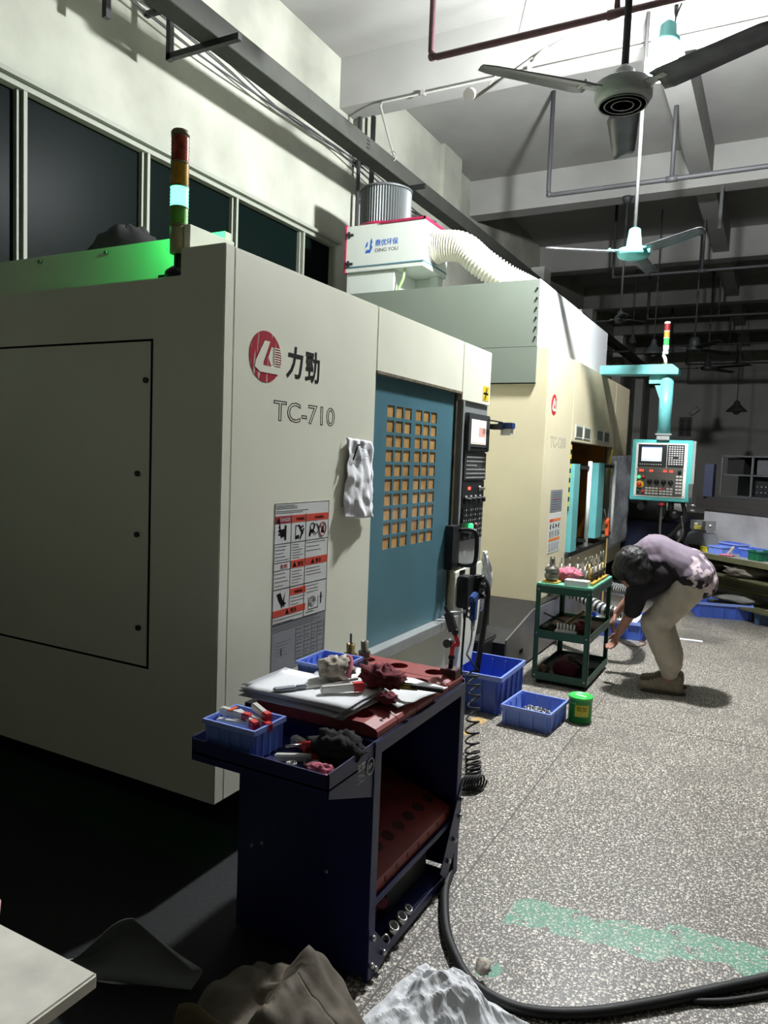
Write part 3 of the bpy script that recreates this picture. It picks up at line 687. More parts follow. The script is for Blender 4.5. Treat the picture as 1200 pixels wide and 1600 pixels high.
g.prism([PU(.17, .13), PU(.20, .13), PU(.20, .215), PU(.17, .215)], 'x', d, d + .0008); g.prism([PU(.08, .155), PU(.17, .15), PU(.17, .195), PU(.11, .2)], 'x', d, d + .0008)
for a in (-.5, -.1, .4, .8): g.obox((d + .0004, *PU(.10 + .02 * a, .16 + .03 * a)), (.0008, .04, .006), (a + 2.2, 0, 0))
g.prism([PU(.36, .14), PU(.37, .14), PU(.37, .2), PU(.36, .2)], 'x', d, d + .0008); g.prism([PU(.36, .2), PU(.43, .195), PU(.43, .215), PU(.36, .222)], 'x', d, d + .0008); g.prism([PU(.36, .138), PU(.43, .135), PU(.43, .14), PU(.36, .144)], 'x', d, d + .0008)
g.obox((d + .0004, *PU(.46, .165)), (.0008, .05, .01), (2.2, 0, 0)); g.obox((d + .0004, *PU(.48, .19)), (.0008, .05, .009), (1.0, 0, 0)); g.obox((d + .0004, *PU(.47, .15)), (.0008, .03, .007), (.3, 0, 0))
for cu, cv, rr_ in ((.68, .155, .016), (.75, .17, .02)):
    g.tube([(d + .0004, 2.365 + cu * .396 + rr_ * cos(t_ * pi / 8), 1.398 - cv * .693 + rr_ * sin(t_ * pi / 8)) for t_ in range(17)], .002, 4)
g.prism([PU(.61, .21), PU(.63, .175), PU(.69, .17), PU(.73, .19), PU(.66, .195), PU(.64, .215)], 'x', d, d + .0008)
g.prism([PU(.85, .2), PU(.86, .17), PU(.89, .15), PU(.91, .18), PU(.91, .2)], 'x', d, d + .0008)
g.prism([PU(.06, .53), PU(.13, .525), PU(.17, .575), PU(.21, .53), PU(.19, .58), PU(.23, .595), PU(.2, .6), PU(.2, .615), PU(.17, .6), PU(.16, .618), PU(.14, .6), PU(.1, .57)], 'x', d, d + .0008)
g.build('pictogram', None, pk, kind='stuff')
g = B().m(label_dkred); g.tube([(d + .0006, 2.365 + .88 * .396 + .027 * cos(t_ * pi / 10), 1.398 - .175 * .693 + .03 * sin(t_ * pi / 10)) for t_ in range(21)], .0022, 4); g.obox((d + .001, *PU(.88, .175)), (.0008, .055, .004), (-.8, 0, 0)); g.build('prohibition_ring', None, pk)
g = B().m(ink); cx, cy_ = PU(.72, .63)
for q in range(3): g.tube([(d + .0004, cx + (.008 + .009 * q) * cos(t_ * pi / 6), cy_ + (.008 + .009 * q) * sin(t_ * pi / 6)) for t_ in range(13 if q != 2 else 8)], .0009, 4)
for a in ((.64, .6, .645, .67), (.64, .67, .83, .673), (.83, .6, .835, .675), (.64, .6, .7, .603), (.88, .58, .90, .65), (.86, .61, .93, .613), (.6, .685, .75, .688)): bar(g, 'x', d, *a, W)
g.build('diagram', None, pk)
text('DANGER', 'x', *PU(.09, .107), .068, .015, d + .0006, label_white, pk, 'header_text')
text('危险', 'x', *PU(.11, .383), .05, .018, d + .0002, label_dkred, pk, 'header_text')
for u, v, ww in ((.37, .108, .06), (.72, .108, .07), (.37, .547, .06)): text('WARNING', 'x', *PU(u, v), ww, .013, d + .0006, ink, pk, 'header_text')
for u, v in ((.42, .383), (.76, .383), (.31, .657)): text('警告', 'x', *PU(u, v), .042, .018, d + .0006, ink, pk, 'header_text')
g = B().m(ink)
for u, v in ((.36, .375), (.70, .375), (.25, .65), (.06, .105)): g.prism([PU(u - .035, v + .01), PU(u + .035, v + .01), PU(u, v - .022)], 'x', d + .0004, d + .0012)
g.build('triangle_mark', None, pk, kind='stuff')
g = B().m(ink_grey); W2 = W; lines(g, .01, .9, .716, .75, 4)
for v in (.77, .80, .83, .86, .89, .92, .95): bar(g, 'x', d, .42, v, .97, v + .0015, W)
for u in (.42, .58, .72, .84, .97): bar(g, 'x', d, u, .76, u + .003, .97, W)
lines(g, .44, .56, .775, .955, 9); lines(g, .6, .7, .775, .955, 9); lines(g, .74, .82, .775, .955, 9); lines(g, .86, .95, .775, .85, 4); lines(g, .08, .34, .82, .9, 5, .0015)
bar(g, 'x', d, .155, .86, .175, .905, W)
g.build('table_print', None, m1, kind='stuff')

# ---- paper taped to the panel
def pos(u, v):
    y = 2.875 + .235 * u + .012 * sin(v * 6) + .03 * v * (u - .2); z = 1.68 - .365 * v - .01 * u
    return (FX + .008 + .035 * v * (1 - abs(u - .5)) + .016 * noise.noise(V((u * 5 + v * 2, v * 5, 0))) + .012 * abs(noise.noise(V((u * 9 - v * 3, v * 7, 3)))) * (.3 + v), y, z)
t = sheet(pos, 26, 34, paper, 'taped_note', 'crumpled white paper sheet taped to the cream front beside the teal door', 'paper')
g = B().m(ink); g.tube([(FX + .03, 2.91, 1.58), (FX + .032, 2.93, 1.625), (FX + .03, 2.95, 1.65), (FX + .03, 2.965, 1.648)], .0035, 5); g.build('ink_stroke', None, t)
g = B().m(ink_grey)
for k in range(9): g.box(*(lambda p: (p[0] + .0035, p[0] + .0042, 2.94, 2.94 + random.uniform(.08, .14), p[2], p[2] + .002))(pos(.5, .06 + .025 * k)))
g.build('typed_line', None, t, kind='stuff')

# ---- signal towers
def tower(parent, x, y, z0, r, hs, mts, caps_m, base_m):
    z = z0; B().m(base_m).cyl((x, y, z), (x, y, z + hs[0]), r * .96, r, 20).build('tower_base', None, parent); z += hs[0]
    for h_, m_ in zip(hs[1:], mts):
        b = B().m(m_); n = int(h_ / .012) * 2; b.lathe([(r * (1 if i % 2 else .955), h_ * i / n) for i in range(n + 1)], (x, y, z), 24); b.build('lens', None, parent)
        B().m(caps_m).cyl((x, y, z - .003), (x, y, z + .003), r * 1.03, n=24).build('ring', None, parent); z += h_
    B().m(caps_m).lathe([(r * 1.02, 0), (r * 1.02, .014), (r * .85, .022), (0, .024)], (x, y, z), 24).build('tower_cap', None, parent)
red_l = mat('red_lens', (120, 36, 24), .2, c2=(190, 84, 44), vs=30, coat=.6); amb_l = mat('amber_lens', (206, 150, 40), .2, c2=(150, 130, 34), vs=30, coat=.6)
grn_on = mat('green_lens_lit', (60, 200, 110), .3, em=(70, 255, 150), es=4); grn_l = mat('green_lens', (60, 170, 84), .25); 
tw = grp('signal_tower', m1)
tx, ty = -2.018, 2.10
tower(tw, tx, ty, 2.32, .033, (.10, .065, .075, .085, .095), (mat('olive_lens', (96, 170, 60), .4), grn_on, amb_l, red_l), mat('tower_ring', (120, 116, 84), .5), mat('tower_base_olive', (156, 146, 108), .5))
B().m(black).cyl((tx, ty, 2.25), (tx, ty, 2.32), .016, n=12).lathe([(.045, 0), (.045, .03), (.02, .05)], (tx - .005, ty, 2.224), 16).obox((tx - .04, ty + .01, 2.235), (.1, .05, .025)).build('tower_mount', None, tw, bevel=.003)
# black cover lying on machine top behind the rim
rag('black_cover', (-3.15, 2.9, 2.24), (.62, .6, .75), cloth_b, 'black cover heaped on top of the nearest machine against the dark window', 'cover', 5, amp=.12)

# ================================================================== MACHINE 2
X2 = -1.742
m2 = thing('machining_center', 'cream machining center behind, with white hood, half open teal doors and model number 1200', 'machine', (-2.9, 8, 0))
b = B().m(cream2)
b.box(-4.1, X2, 6.1, 6.14, .42, 2.56); b.box(-4.1, -1.81, 6.14, 9.86, 2.3, 2.56); b.box(-4.1, -1.81, 9.80, 9.86, .42, 2.3); b.box(-4.1, -2.9, 6.14, 9.8, .42, 2.3)
b.build('cabinet_body', None, m2, bevel=.003)
B().m(cream2).box(X2 - .07, X2, 6.142, 7.0, .42, 2.56).build('front_panel', None, m2, bevel=.003)
B().m(cream2).box(X2 - .07, X2, 7.004, 9.0, 1.812, 2.57).build('header_panel', None, m2, bevel=.003)
B().m(cream2).box(X2 - .07, X2, 9.004, 9.86, .42, 2.57).build('pillar', None, m2, bevel=.003)
B().m(cream2).box(X2 - .07, X2, 7.004, 9.0, .42, .70).build('apron', None, m2, bevel=.003)
B().m(mat('door_recess_dark', (38, 38, 36), .5)).box(X2 - .05, X2 + .03, 6.98, 9.0, .705, .745).build('door_sill', None, m2)
B().m(orange_int).box(-2.85, -2.8, 7.05, 8.95, .72, 1.85).box(-2.8, X2 - .08, 8.92, 8.96, .72, 1.85).build('work_chamber', None, m2)
B().m(olive).box(-2.8, -2.2, 7.6, 8.6, .5, .9).box(-2.5, -2.3, 8.0, 8.2, 1.3, 1.85).build('table_and_spindle', None, m2)
for i, (a, c) in enumerate(((7.13, 7.42), (7.47, 7.76), (8.06, 8.38), (8.43, 8.72))):
    w_ = B().m(offwhite).box(X2, X2 + .006, a, c, 1.852, 1.976).build('vent_window', None, m2)
    B().m(mat('dusty_glass', (96, 98, 84), .3)).box(X2 + .005, X2 + .008, a + .03, c - .03, 1.868, 1.96).build('pane', None, w_)
dl = B().m(teal_light).box(X2 - .05, X2 + .04, 7.03, 7.26, .75, 1.60).build('sliding_door', None, m2, bevel=.004)
hd = B().m(white_pl).cyl((X2 + .13, 7.27, .80), (X2 + .13, 7.27, 1.63), .019, n=14).build('door_handle', None, dl)
B().m(black).box(X2 + .02, X2 + .13, 7.24, 7.27, 1.55, 1.585).box(X2 + .02, X2 + .13, 7.24, 7.27, .84, .87).build('handle_bracket', None, dl)
dl = B().m(teal_light).box(X2 - .05, X2 + .04, 8.10, 8.42, .80, 1.62).build('sliding_door', None, m2, bevel=.004)
B().m(white_pl).cyl((X2 + .13, 8.50, .78), (X2 + .13, 8.50, 1.65), .019, n=14).build('door_handle', None, dl)
B().m(black).box(X2 + .02, X2 + .13, 8.40, 8.50, 1.57, 1.605).box(X2 + .02, X2 + .13, 8.40, 8.50, .83, .86).build('handle_bracket', None, dl)
hz = B()
for k in range(14): hz.m(yellow if k % 2 else ink).box(X2, X2 + .004, 7.0, 7.03, 1.15 + k * .045, 1.195 + k * .045)
hz.build('hazard_strip', None, m2)
B().m(yellow).prism([(8.86, 1.60), (8.99, 1.79), (8.99, 1.65), (8.90, 1.45)], 'x', X2 - .01, X2 + .006).build('hazard_flap', None, m2)
dm = grp('brand_logo', m2); disc_logo(dm, 6.335, 2.10, .088, .09, X2, print_red, False)
text('TC-1200', 'x', 6.28, 1.735, .52, .095, X2 + .0003, ink_grey, m2, 'model_lettering', outline=.012)
B().m(label_grey).box(X2, X2 + .002, 6.385, 6.775, 1.165, 1.362).build('specification_plate', None, m2)
g = B().m(ink_grey)
for k in range(8): g.box(X2 + .002, X2 + .003, 6.41 + .01 * k, 6.75, 1.19 + k * .021, 1.193 + k * .021)
g.m(label_red).box(X2 + .002, X2 + .003, 6.45, 6.7, 1.275, 1.28).build('plate_print', None, m2, kind='stuff')
pk = B().m(label_white).box(X2, X2 + .002, 6.375, 6.77, .80, 1.155).build('warning_placard', None, m2)
g = B().m(orange_pr).box(X2 + .002, X2 + .003, 6.385, 6.755, 1.08, 1.105).box(X2 + .002, X2 + .003, 6.385, 6.755, .905, .93); g.m(label_red).box(X2 + .003, X2 + .0035, 6.385, 6.50, 1.08, 1.105).build('warning_header', None, pk)
g = B().m(ink)
for k in range(4): g.obox((X2 + .0025, 6.43 + .09 * k, 1.04), (.001, .05, .018), (.8 + k, 0, 0)).obox((X2 + .0025, 6.43 + .09 * k, 1.03), (.001, .045, .012), (2.1 + k, 0, 0))
g.build('pictogram', None, pk, kind='stuff')
g = B().m(ink_grey)
for k in range(4):
    for q in range(5): g.box(X2 + .002, X2 + .003, 6.395 + .09 * k, 6.395 + .09 * k + random.uniform(.04, .075), .945 + q * .012, .949 + q * .012); g.box(X2 + .002, X2 + .003, 6.395 + .09 * k, 6.395 + .09 * k + random.uniform(.04, .075), .82 + q * .015, .824 + q * .015)
g.build('fine_print', None, pk, kind='stuff')
hood_lit = mat('hood_lit_white', (232, 234, 236), .4)  # lamplight on the aisle side of the hood, put into the colour
hood_shaded = mat('hood_shaded_metal', (122, 131, 120), .4, var=.04, vs=2)  # darker copy of the hood metal, shade painted on the camera side
hb = B().m(hood_shaded)
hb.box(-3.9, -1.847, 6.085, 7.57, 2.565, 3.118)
B().m(hood_lit).box(-1.8468, -1.843, 6.086, 7.568, 2.57, 3.117).build('hood_lit_skin', None, m2)  # added thin skin that carries the lit tone
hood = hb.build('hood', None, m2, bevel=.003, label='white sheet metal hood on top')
B().m(hood_shaded).box(-3.9, -1.842, 6.082, 6.098, 2.265, 2.563).build('hood_skirt', None, m2, bevel=.002)
B().m(hood_lit).box(-3.9, -1.847, 7.576, 8.84, 2.565, 3.118).build('hood_panel', None, m2, bevel=.003)
B().m(ink).box(-3.9, -1.842, 6.078, 6.098, 2.258, 2.264).build('skirt_gasket', None, m2)
g = B().m(black)
for k in range(6): g.cyl((-1.866, 6.084, 2.64 + .08 * k), (-1.866, 6.078, 2.64 + .08 * k), .009, n=8)
g.build('hood_screw', None, m2)
g = B().m(steel); g.box(-2.05, -1.85, 7.55, 7.60, 3.12, 3.15); g.build('hood_clip', None, m2)
# chip conveyor tank under machine 2
t = grp('chip_tank', m2)
B().m(soot).prism([(5.15, .0), (8.8, .0), (8.8, .30), (6.6, .42), (6.0, .42), (5.35, .33), (5.15, .26)], 'x', -3.6, -1.67).build('tank_body', None, t)
B().m(rust_steel).prism([(5.10, .02), (8.8, .02), (8.8, .32), (5.75, .42), (5.10, .30)], 'x', -1.668, -1.655).build('side_plate', None, t)
B().m(soot).box(-3.4, -1.9, 6.12, 9.6, .38, .42).build('drip_lip', None, t)
B().m(ink).box(-1.654, -1.652, 5.42, 5.50, .13, .16).build('slot', None, t); B().m(ink).box(-1.654, -1.652, 6.9, 7.0, .33, .37).build('slot', None, t)
B().m(soot).box(-3.2, -1.78, 4.95, 5.7, .0, .30).box(-3.2, -1.9, 4.85, 5.4, .3, .50).build('step_box', None, t, bevel=.01)

# ---- oil mist extractor on the hood
ex = thing('mist_extractor', 'white oil mist extractor box with a ribbed grey drum on the machine hood', 'extractor', (-3.4, 6.6, 3.119))
B().m(offwhite).box(-3.87, -3.03, 6.3, 6.84, 3.375, 3.815).build('housing', None, ex, bevel=.004)
B().m(offwhite).box(-3.865, -3.34, 6.32, 6.82, 3.119, 3.372).build('stand_box', None, ex, bevel=.004)
B().m(offwhite).box(-3.14, -3.06, 6.7, 6.82, 3.119, 3.372).box(-3.34, -3.14, 6.78, 6.82, 3.15, 3.372).build('support', None, ex)
B().m(maroon).box(-3.885, -3.868, 6.29, 6.85, 3.37, 3.83).box(-3.5, -3.02, 6.292, 6.31, 3.80, 3.826).box(-3.045, -3.018, 6.292, 6.85, 3.80, 3.826).box(-3.5, -3.02, 6.3, 6.84, 3.817, 3.826).build('maroon_trim', None, ex, bevel=.003)
B().m(teal).box(-3.868, -3.03, 6.296, 6.3, 3.418, 3.430).box(-3.029, -3.026, 6.3, 6.84, 3.418, 3.430).build('teal_stripe', None, ex)
B().m(maroon).lathe([(.27, 0), (.27, .03)], (-3.60, 6.58, 3.815), 40).build('drum_flange', None, ex)
b = B().m(filter_m); n = 120; prof = []
vs = []; 
for z_ in (3.845, 4.19):
    for i in range(n): rr_ = .255 if i % 2 else .243; vs.append((-3.60 + rr_ * cos(2 * pi * i / n), 6.58 + rr_ * sin(2 * pi * i / n), z_))
b.add(vs, [(i, (i + 1) % n, n + (i + 1) % n, n + i) for i in range(n)] + [list(range(n, 2 * n))]); b.build('filter_drum', None, ex)
B().m(filter_m).lathe([(.262, 0), (.262, .02), (.24, .03), (0, .032)], (-3.60, 6.58, 4.185), 40).build('drum_lid', None, ex)
for z_ in (3.455, 3.73): B().m(black).box(-3.86, -3.79, 6.285, 6.30, z_ - .01, z_ + .01).box(-3.845, -3.83, 6.28, 6.30, z_ - .03, z_ + .03).build('hinge', None, ex)
lgx = B().m(blue_pr); lgx.prism([(-3.655, 3.545), (-3.60, 3.545), (-3.575, 3.60), (-3.60, 3.63), (-3.605, 3.575), (-3.64, 3.575)], 'y', 6.2985, 6.30); lgx.prism([(-3.655, 3.59), (-3.645, 3.635), (-3.625, 3.655), (-3.63, 3.61)], 'y', 6.2985, 6.30); lgx.prism([(-3.60, 3.65), (-3.585, 3.68), (-3.578, 3.64), (-3.592, 3.61)], 'y', 6.2985, 6.30)
lgx.build('leaf_logo', None, ex)
text('鼎优环保', 'y', -3.545, 3.60, .245, .062, 6.2995, blue_pr, ex, 'lettering', bold=.012)
text('DING YOU', 'y', -3.545, 3.545, .245, .034, 6.2995, ink_grey, ex, 'lettering')
text('1', 'y', -3.02, 3.70, .01, .05, 6.2, ink_grey, ex, 'number_one') if False else B().m(dark_grey).obox((-3.0285, 6.40, 3.72), (.003, .014, .09), (.1, 0, 0)).build('number_one', None, ex)
hp = spline([(-3.03, 6.52, 3.585), (-2.93, 6.52, 3.60), (-2.74, 6.54, 3.57), (-2.55, 6.58, 3.42), (-2.34, 6.66, 3.28), (-2.18, 6.76, 3.20), (-2.08, 6.88, 3.14), (-2.05, 7.0, 3.06)], 30)
hs = B().m(hose_w).tube(hp, [(.135 - .03 * i / len(hp)) + (.014 if (i // 2) % 2 else -.004) for i in range(len(hp))], 28).build('corrugated_hose', None, ex)
B().m(steel).lathe([(.15, 0), (.15, .02)], (-3.03, 6.52, 3.585), 28, (1, 0, 0)).build('hose_collar', None, ex)
B().m(mat('green_drain_tube', (150, 196, 120), .3)).tube(spline([(-3.24, 6.34, 3.372), (-3.25, 6.33, 3.28), (-3.29, 6.33, 3.2), (-3.31, 6.33, 3.13)], 6), .014, 8).build('drain_tube', None, ex)

# ---- control pendant
pd = thing('control_pendant', 'teal control pendant hanging from a horizontal arm at the end of the white hood', 'control panel', (-1.1, 8.25, 1.25))
B().m(teal_light).prism([(X2 - .02, 2.565), (-.97, 2.555), (-.97, 2.61), (-1.03, 2.66), (X2 - .02, 2.66)], 'y', 8.13, 8.33).build('arm', None, pd, bevel=.004)
B().m(teal_light).tube([(-1.085, 8.23, 2.50), (-1.085, 8.23, 1.95)], .066, 24).ball((-1.085, 8.23, 2.49), .066, 20).build('column', None, pd)
B().m(teal_light).box(-1.26, -1.08, 8.2, 8.26, 2.47, 2.56).prism([(-1.20, 2.45), (-1.13, 2.45), (-1.13, 2.27)], 'y', 8.2, 8.26).build('elbow_bracket', None, pd)
B().m(panel_grey).box(-1.16, -1.0, 8.16, 8.3, 1.935, 1.948).box(-1.145, -1.02, 8.17, 8.29, 1.885, 1.935).build('flange', None, pd)
pb = B().m(teal_panel).box(-1.385, -.785, 8.2, 8.33, 1.245, 1.885).build('panel_box', None, pd, bevel=.006)
B().m(panel_grey).box(-.785, -.76, 8.21, 8.34, 1.25, 1.88).build('side_cover', None, pd)
F = 8.2
B().m(white_pl).box(-1.345, -.835, F - .006, F, 1.285, 1.85).build('face_plate', None, pd, bevel=.002)
B().m(black).box(-1.32, -1.035, F - .016, F - .006, 1.60, 1.835).box(-1.03, -.865, F - .016, F - .006, 1.60, 1.835).build('display_unit', None, pd)
B().m(screen_b).box(-1.285, -1.085, F - .018, F - .016, 1.66, 1.81).build('screen', None, pd)
B().m(mat('screen_bar', (60, 90, 150), .4, em=(60, 90, 160), es=.5)).box(-1.285, -1.085, F - .0188, F - .018, 1.802, 1.81).box(-1.285, -1.085, F - .0188, F - .018, 1.675, 1.679).box(-1.17, -1.168, F - .0188, F - .018, 1.768, 1.772).build('screen_readout', None, pd)
B().m(mat('panel_legend', (84, 82, 76), .5)).box(-1.32, -.865, F - .012, F - .006, 1.30, 1.59).build('operation_panel', None, pd)
g = B().m(black)
for x_ in (-1.235, -.94): g.box(x_ - .001, x_ + .001, F - .014, F - .012, 1.30, 1.59)
g.box(-1.32, -.865, F - .014, F - .012, 1.535, 1.537).build('ruling', None, pd)
kb = B().m(white_key)
for i in range(9):
    for j in range(6):
        if 4 < i < 6 and 1 < j < 4: continue
        kb.box(-1.015 + j * .0245, -.999 + j * .0245, F - .020, F - .016, 1.808 - i * .0225, 1.820 - i * .0225)
for j in range(10): kb.box(-1.30 + j * .023, -1.288 + j * .023, F - .019, F - .016, 1.622, 1.630)
for i in range(6): 
    for j in range(2): kb.box(-.93 + j * .032, -.905 + j * .032, F - .020, F - .012, 1.50 - i * .034, 1.517 - i * .034)
for i in range(3):
    for j in range(8):
        if (j in (5,)) and i == 0: continue
        kb.box(-1.228 + j * .034 + (.008 if j > 3 else 0), -1.203 + j * .034 + (.008 if j > 3 else 0), F - .020, F - .012, 1.37 - i * .028, 1.385 - i * .028)
kb.build('key', None, pd, kind='stuff')
g = B().m(mat('yellow_keys', (190, 180, 80), .5))
for j in (1, 3): g.box(-1.226 + j * .034, -1.205 + j * .034, F - .021, F - .0195, 1.343, 1.356)
g.build('yellow_key', None, pd)
for x_, w_ in ((-1.30, .045), (-1.195, .035), (-1.06, .035), (-1.0, .035)): B().m(red_led).box(x_, x_ + w_, F - .015, F - .012, 1.549, 1.571).build('red_display', None, pd)
for j in range(4): B().m(black).lathe([(.028, 0), (.026, .01), (.012, .012), (.011, .035), (0, .036)], (-1.19 + j * .07, F - .012, 1.445), 14, (0, -1, 0)).build('knob', None, pd)
B().m(black).lathe([(.02, 0), (.012, .03), (0, .031)], (-.90, F - .012, 1.56), 12, (0, -1, 0)).build('knob', None, pd)
B().m(red_pl).lathe([(.018, 0), (.026, .03), (.02, .04), (0, .042)], (-1.287, F - .012, 1.412), 16, (0, -1, 0)).build('emergency_stop', None, pd)
B().m(yellow).lathe([(.038, 0), (.038, .004)], (-1.285, F - .012, 1.412), 20, (0, -1, 0)).build('stop_ring', None, pd)
for x_, z_, m_ in ((-1.298, 1.49, green_led), (-1.255, 1.49, red_pl), (-1.298, 1.345, mat('dk_green_btn', (30, 90, 60), .4)), (-1.25, 1.338, red_pl)): B().m(m_).lathe([(.016, 0), (.016, .018), (0, .02)], (x_, F - .012, z_), 14, (0, -1, 0)).build('push_button', None, pd)
B().m(red_pl).box(-1.075, -1.045, F - .022, F - .0195, 1.368, 1.386).build('red_key', None, pd)
g = B().m(dark_grey)
for x_ in (-1.33, -1.09, -.85):
    for z_ in (1.30, 1.57, 1.835): g.cyl((x_, F - .006, z_), (x_, F - .009, z_), .005, n=8)
g.build('face_screw', None, pd)
tp = grp('signal_tower', pd)
B().m(brass).cyl((-1.11, 8.23, 2.66), (-1.11, 8.23, 2.68), .035, n=16).build('tower_foot', None, tp)
B().m(white_pl).tube([(-1.11, 8.23, 2.68), (-1.12, 8.23, 2.73), (-1.135, 8.23, 2.76), (-1.125, 8.23, 2.80)], .018, 12).cyl((-1.12, 8.23, 2.775), (-1.12, 8.23, 2.80), .03, n=16).build('tower_elbow', None, tp)
tower(tp, -1.118, 8.23, 2.80, .029, (.06, .08, .07, .075), (mat('green_lens_far', (64, 190, 90), .3), mat('amber_lens_far', (196, 130, 50), .3), mat('red_lens_far', (120, 30, 34), .3)), white_pl, white_pl)
hw_ = thing('pendant_cables', 'black cables and red connector hanging under the teal pendant panel', 'cable', (-1.0, 8.26, .95))
B().m(black_rubber).tube(spline([(-.86, 8.27, 1.245), (-.83, 8.27, 1.1), (-.88, 8.27, .98), (-1.02, 8.3, .80), (-1.05, 8.32, .62)], 8), .022, 10).build('thick_cable', None, hw_)
B().m(dull_steel).tube(spline([(-1.06, 8.24, 1.20), (-1.06, 8.24, .92), (-1.03, 8.24, .80), (-.96, 8.24, .76), (-.88, 8.24, .82), (-.84, 8.25, .95), (-.86, 8.26, 1.1)], 8), .012, 8).build('grey_hose', None, hw_)
B().m(red_pl).lathe([(.035, 0), (.02, .03), (.012, .03)], (-1.06, 8.24, 1.20), 14).build('red_connector', None, hw_)
B().m(black).cyl((-.97, 8.27, 1.245), (-.97, 8.27, 1.15), .03, n=12).ball((-.93, 8.27, 1.11), .05, 12).build('plug', None, hw_)
B().m(steel).box(-.80, -.76, 8.15, 8.2, 1.30, 1.44).cyl((-.78, 8.18, 1.22), (-.72, 8.18, 1.22), .012, n=8).cyl((-.78, 8.18, 1.17), (-.72, 8.18, 1.165), .012, n=8).build('side_clamp', None, hw_)

# white folded cover and plastic sheet to the right of machine 2 doors
def pos(u, v): return (X2 + .05 + .05 * u + .02 * noise.noise(V((u * 3, v * 5, 1))) + .03 * (1 - v) * u, 8.70 + .95 * u, 1.70 - 1.08 * v + .04 * u)
sheet(pos, 14, 24, paper_old, 'plastic_curtain', 'crumpled clear white plastic sheet hung beside the open teal doors', 'sheet', .003)
t = thing('air_gun', 'orange air gun hanging on its hose by the machine with the white hood', 'tool', (-1.62, 8.35, .9))
B().m(orange_pl).obox((-1.62, 8.32, .90), (.035, .05, .15), (.1, 0, 0)).obox((-1.62, 8.30, .985), (.03, .1, .035), (.3, 0, 0)).build('grip', None, t, bevel=.004)
B().m(steel).tube([(-1.62, 8.26, 1.0), (-1.64, 8.20, 1.12)], .005, 6).build('nozzle', None, t)
B().m(mat('amber_hose', (150, 126, 80), .4)).tube(spline([(-1.62, 8.34, .83), (-1.61, 8.3, .6), (-1.6, 8.2, .3), (-1.58, 8.1, .02)], 6), .009, 8).build('air_hose', None, t)

# striped spiral cable guard by machine 2
sp = spline([(-1.74, 6.5, .55), (-1.4, 6.25, .48), (-1.15, 6.1, .42), (-1.02, 6.1, .43), (-.945, 6.15, .53), (-.93, 6.3, .58), (-1.0, 6.6, .52), (-1.3, 7.0, .47), (-1.74, 7.3, .52)], 60)
ev = [sp[0]]
for p in sp:
    while (p - ev[-1]).length > .011: ev.append(ev[-1] + (p - ev[-1]).normalized() * .011)
b = B(); sil = mat('silver_coil', (190, 194, 196), .35, m=.5)
for i in range(0, len(ev) - 2): 
    odd = (i // 2) % 2; b.m(black_rubber if odd else sil).tube(ev[i:i + 2], .046 if odd else .052, 14, caps=False)
b.build('spiral_hose', None, None, 'black and silver ribbed spiral hose curving behind the green cart', 'hose')

# machine 3 far behind: dark lathe
t = thing('lathe', 'dark navy machine in shadow beyond the bent worker', 'machine', (-1.7, 11.0, 0))
B().m(navy_m).box(-2.9, -1.12, 10.6, 12.6, 0, .85).build('bed', None, t, bevel=.02)
B().m(soot).box(-2.6, -1.25, 10.7, 12.2, .85, 1.75).build('headstock', None, t, bevel=.03)
B().m(dark_grey).cyl((-1.7, 10.7, 1.25), (-1.7, 10.55, 1.25), .16, n=20).cyl((-1.35, 10.7, 1.0), (-1.35, 10.5, 1.0), .06, n=12).build('hand_wheel', None, t)
B().m(white_pl).box(-1.30, -1.05, 10.58, 10.6, 1.02, 1.12).box(-1.36, -1.33, 10.58, 10.6, .9, 1.0).build('label_plate', None, t)
B().m(mach_grey).cyl((-1.62, 10.55, 1.06), (-1.62, 10.50, 1.06), .05, n=14).build('chrome_knob', None, t)

# ================================================================== TOOL CART 1 (blue)
c1 = thing('tool_cart', 'navy blue tool cart with red tool tray, nearest the camera', 'cart', (-1.25, 2.2, 0))
CX0, CX1, CY0, CY1, CT = -1.50, -1.0, 1.88, 2.60, .755
b = B().m(cart_blue).box(CX0, CX1, CY0, CY0 + .012, .015, CT).build('end_panel', None, c1, bevel=.002)
B().m(cart_blue).box(CX0, CX1, CY1 - .012, CY1, .015, CT).build('end_panel', None, c1, bevel=.002)
B().m(cart_blue).box(CX0, CX0 + .012, CY0 + .012, CY1 - .012, .06, CT).build('back_panel', None, c1)
for y_ in (CY0 + .0, CY1 - .045): B().m(cart_blue).box(CX1 - .004, CX1 + .004, y_, y_ + .045, .0, CT).build('front_post', None, c1, bevel=.002)
B().m(cart_blue).box(CX0, CX1 + .004, CY0, CY1, CT - .008, CT - .001).box(CX1 - .004, CX1 + .005, CY0, CY1, CT - .045, CT - .001).build('top_frame', None, c1, bevel=.002)
g = B().m(cart_blue).prism([(1.88, .01), (1.935, .0), (2.03, .03), (1.985, .075), (1.905, .165), (1.88, .175)], 'x', CX1 + .004, CX1 + .008)
g.build('gusset', None, c1); g = B().m(cart_blue).prism([(2.60, .22), (2.60, .36), (2.555, .30), (2.42, .08), (2.48, .03), (2.58, .14)], 'x', CX1 + .004, CX1 + .008); g.build('gusset', None, c1)
g = B().m(steel)
for y_, z_ in ((1.898, .14), (1.972, .05), (1.893, .055), (1.918, .03), (2.585, .30), (2.58, .235), (2.535, .16), (2.485, .10)):
    B().m(steel).lathe([(.0095, 0), (.0095, .008), (.007, .012), (0, .012)], (CX1 + .008, y_, z_), 10, (1, 0, 0)).build('bolt', None, c1)
for x_, z_ in ((-1.40, .33), (-1.44, .31), (-1.15, .31)): B().m(steel).lathe([(.006, 0), (.005, .004), (0, .004)], (x_, CY0, z_), 8, (0, -1, 0)).build('bolt', None, c1)
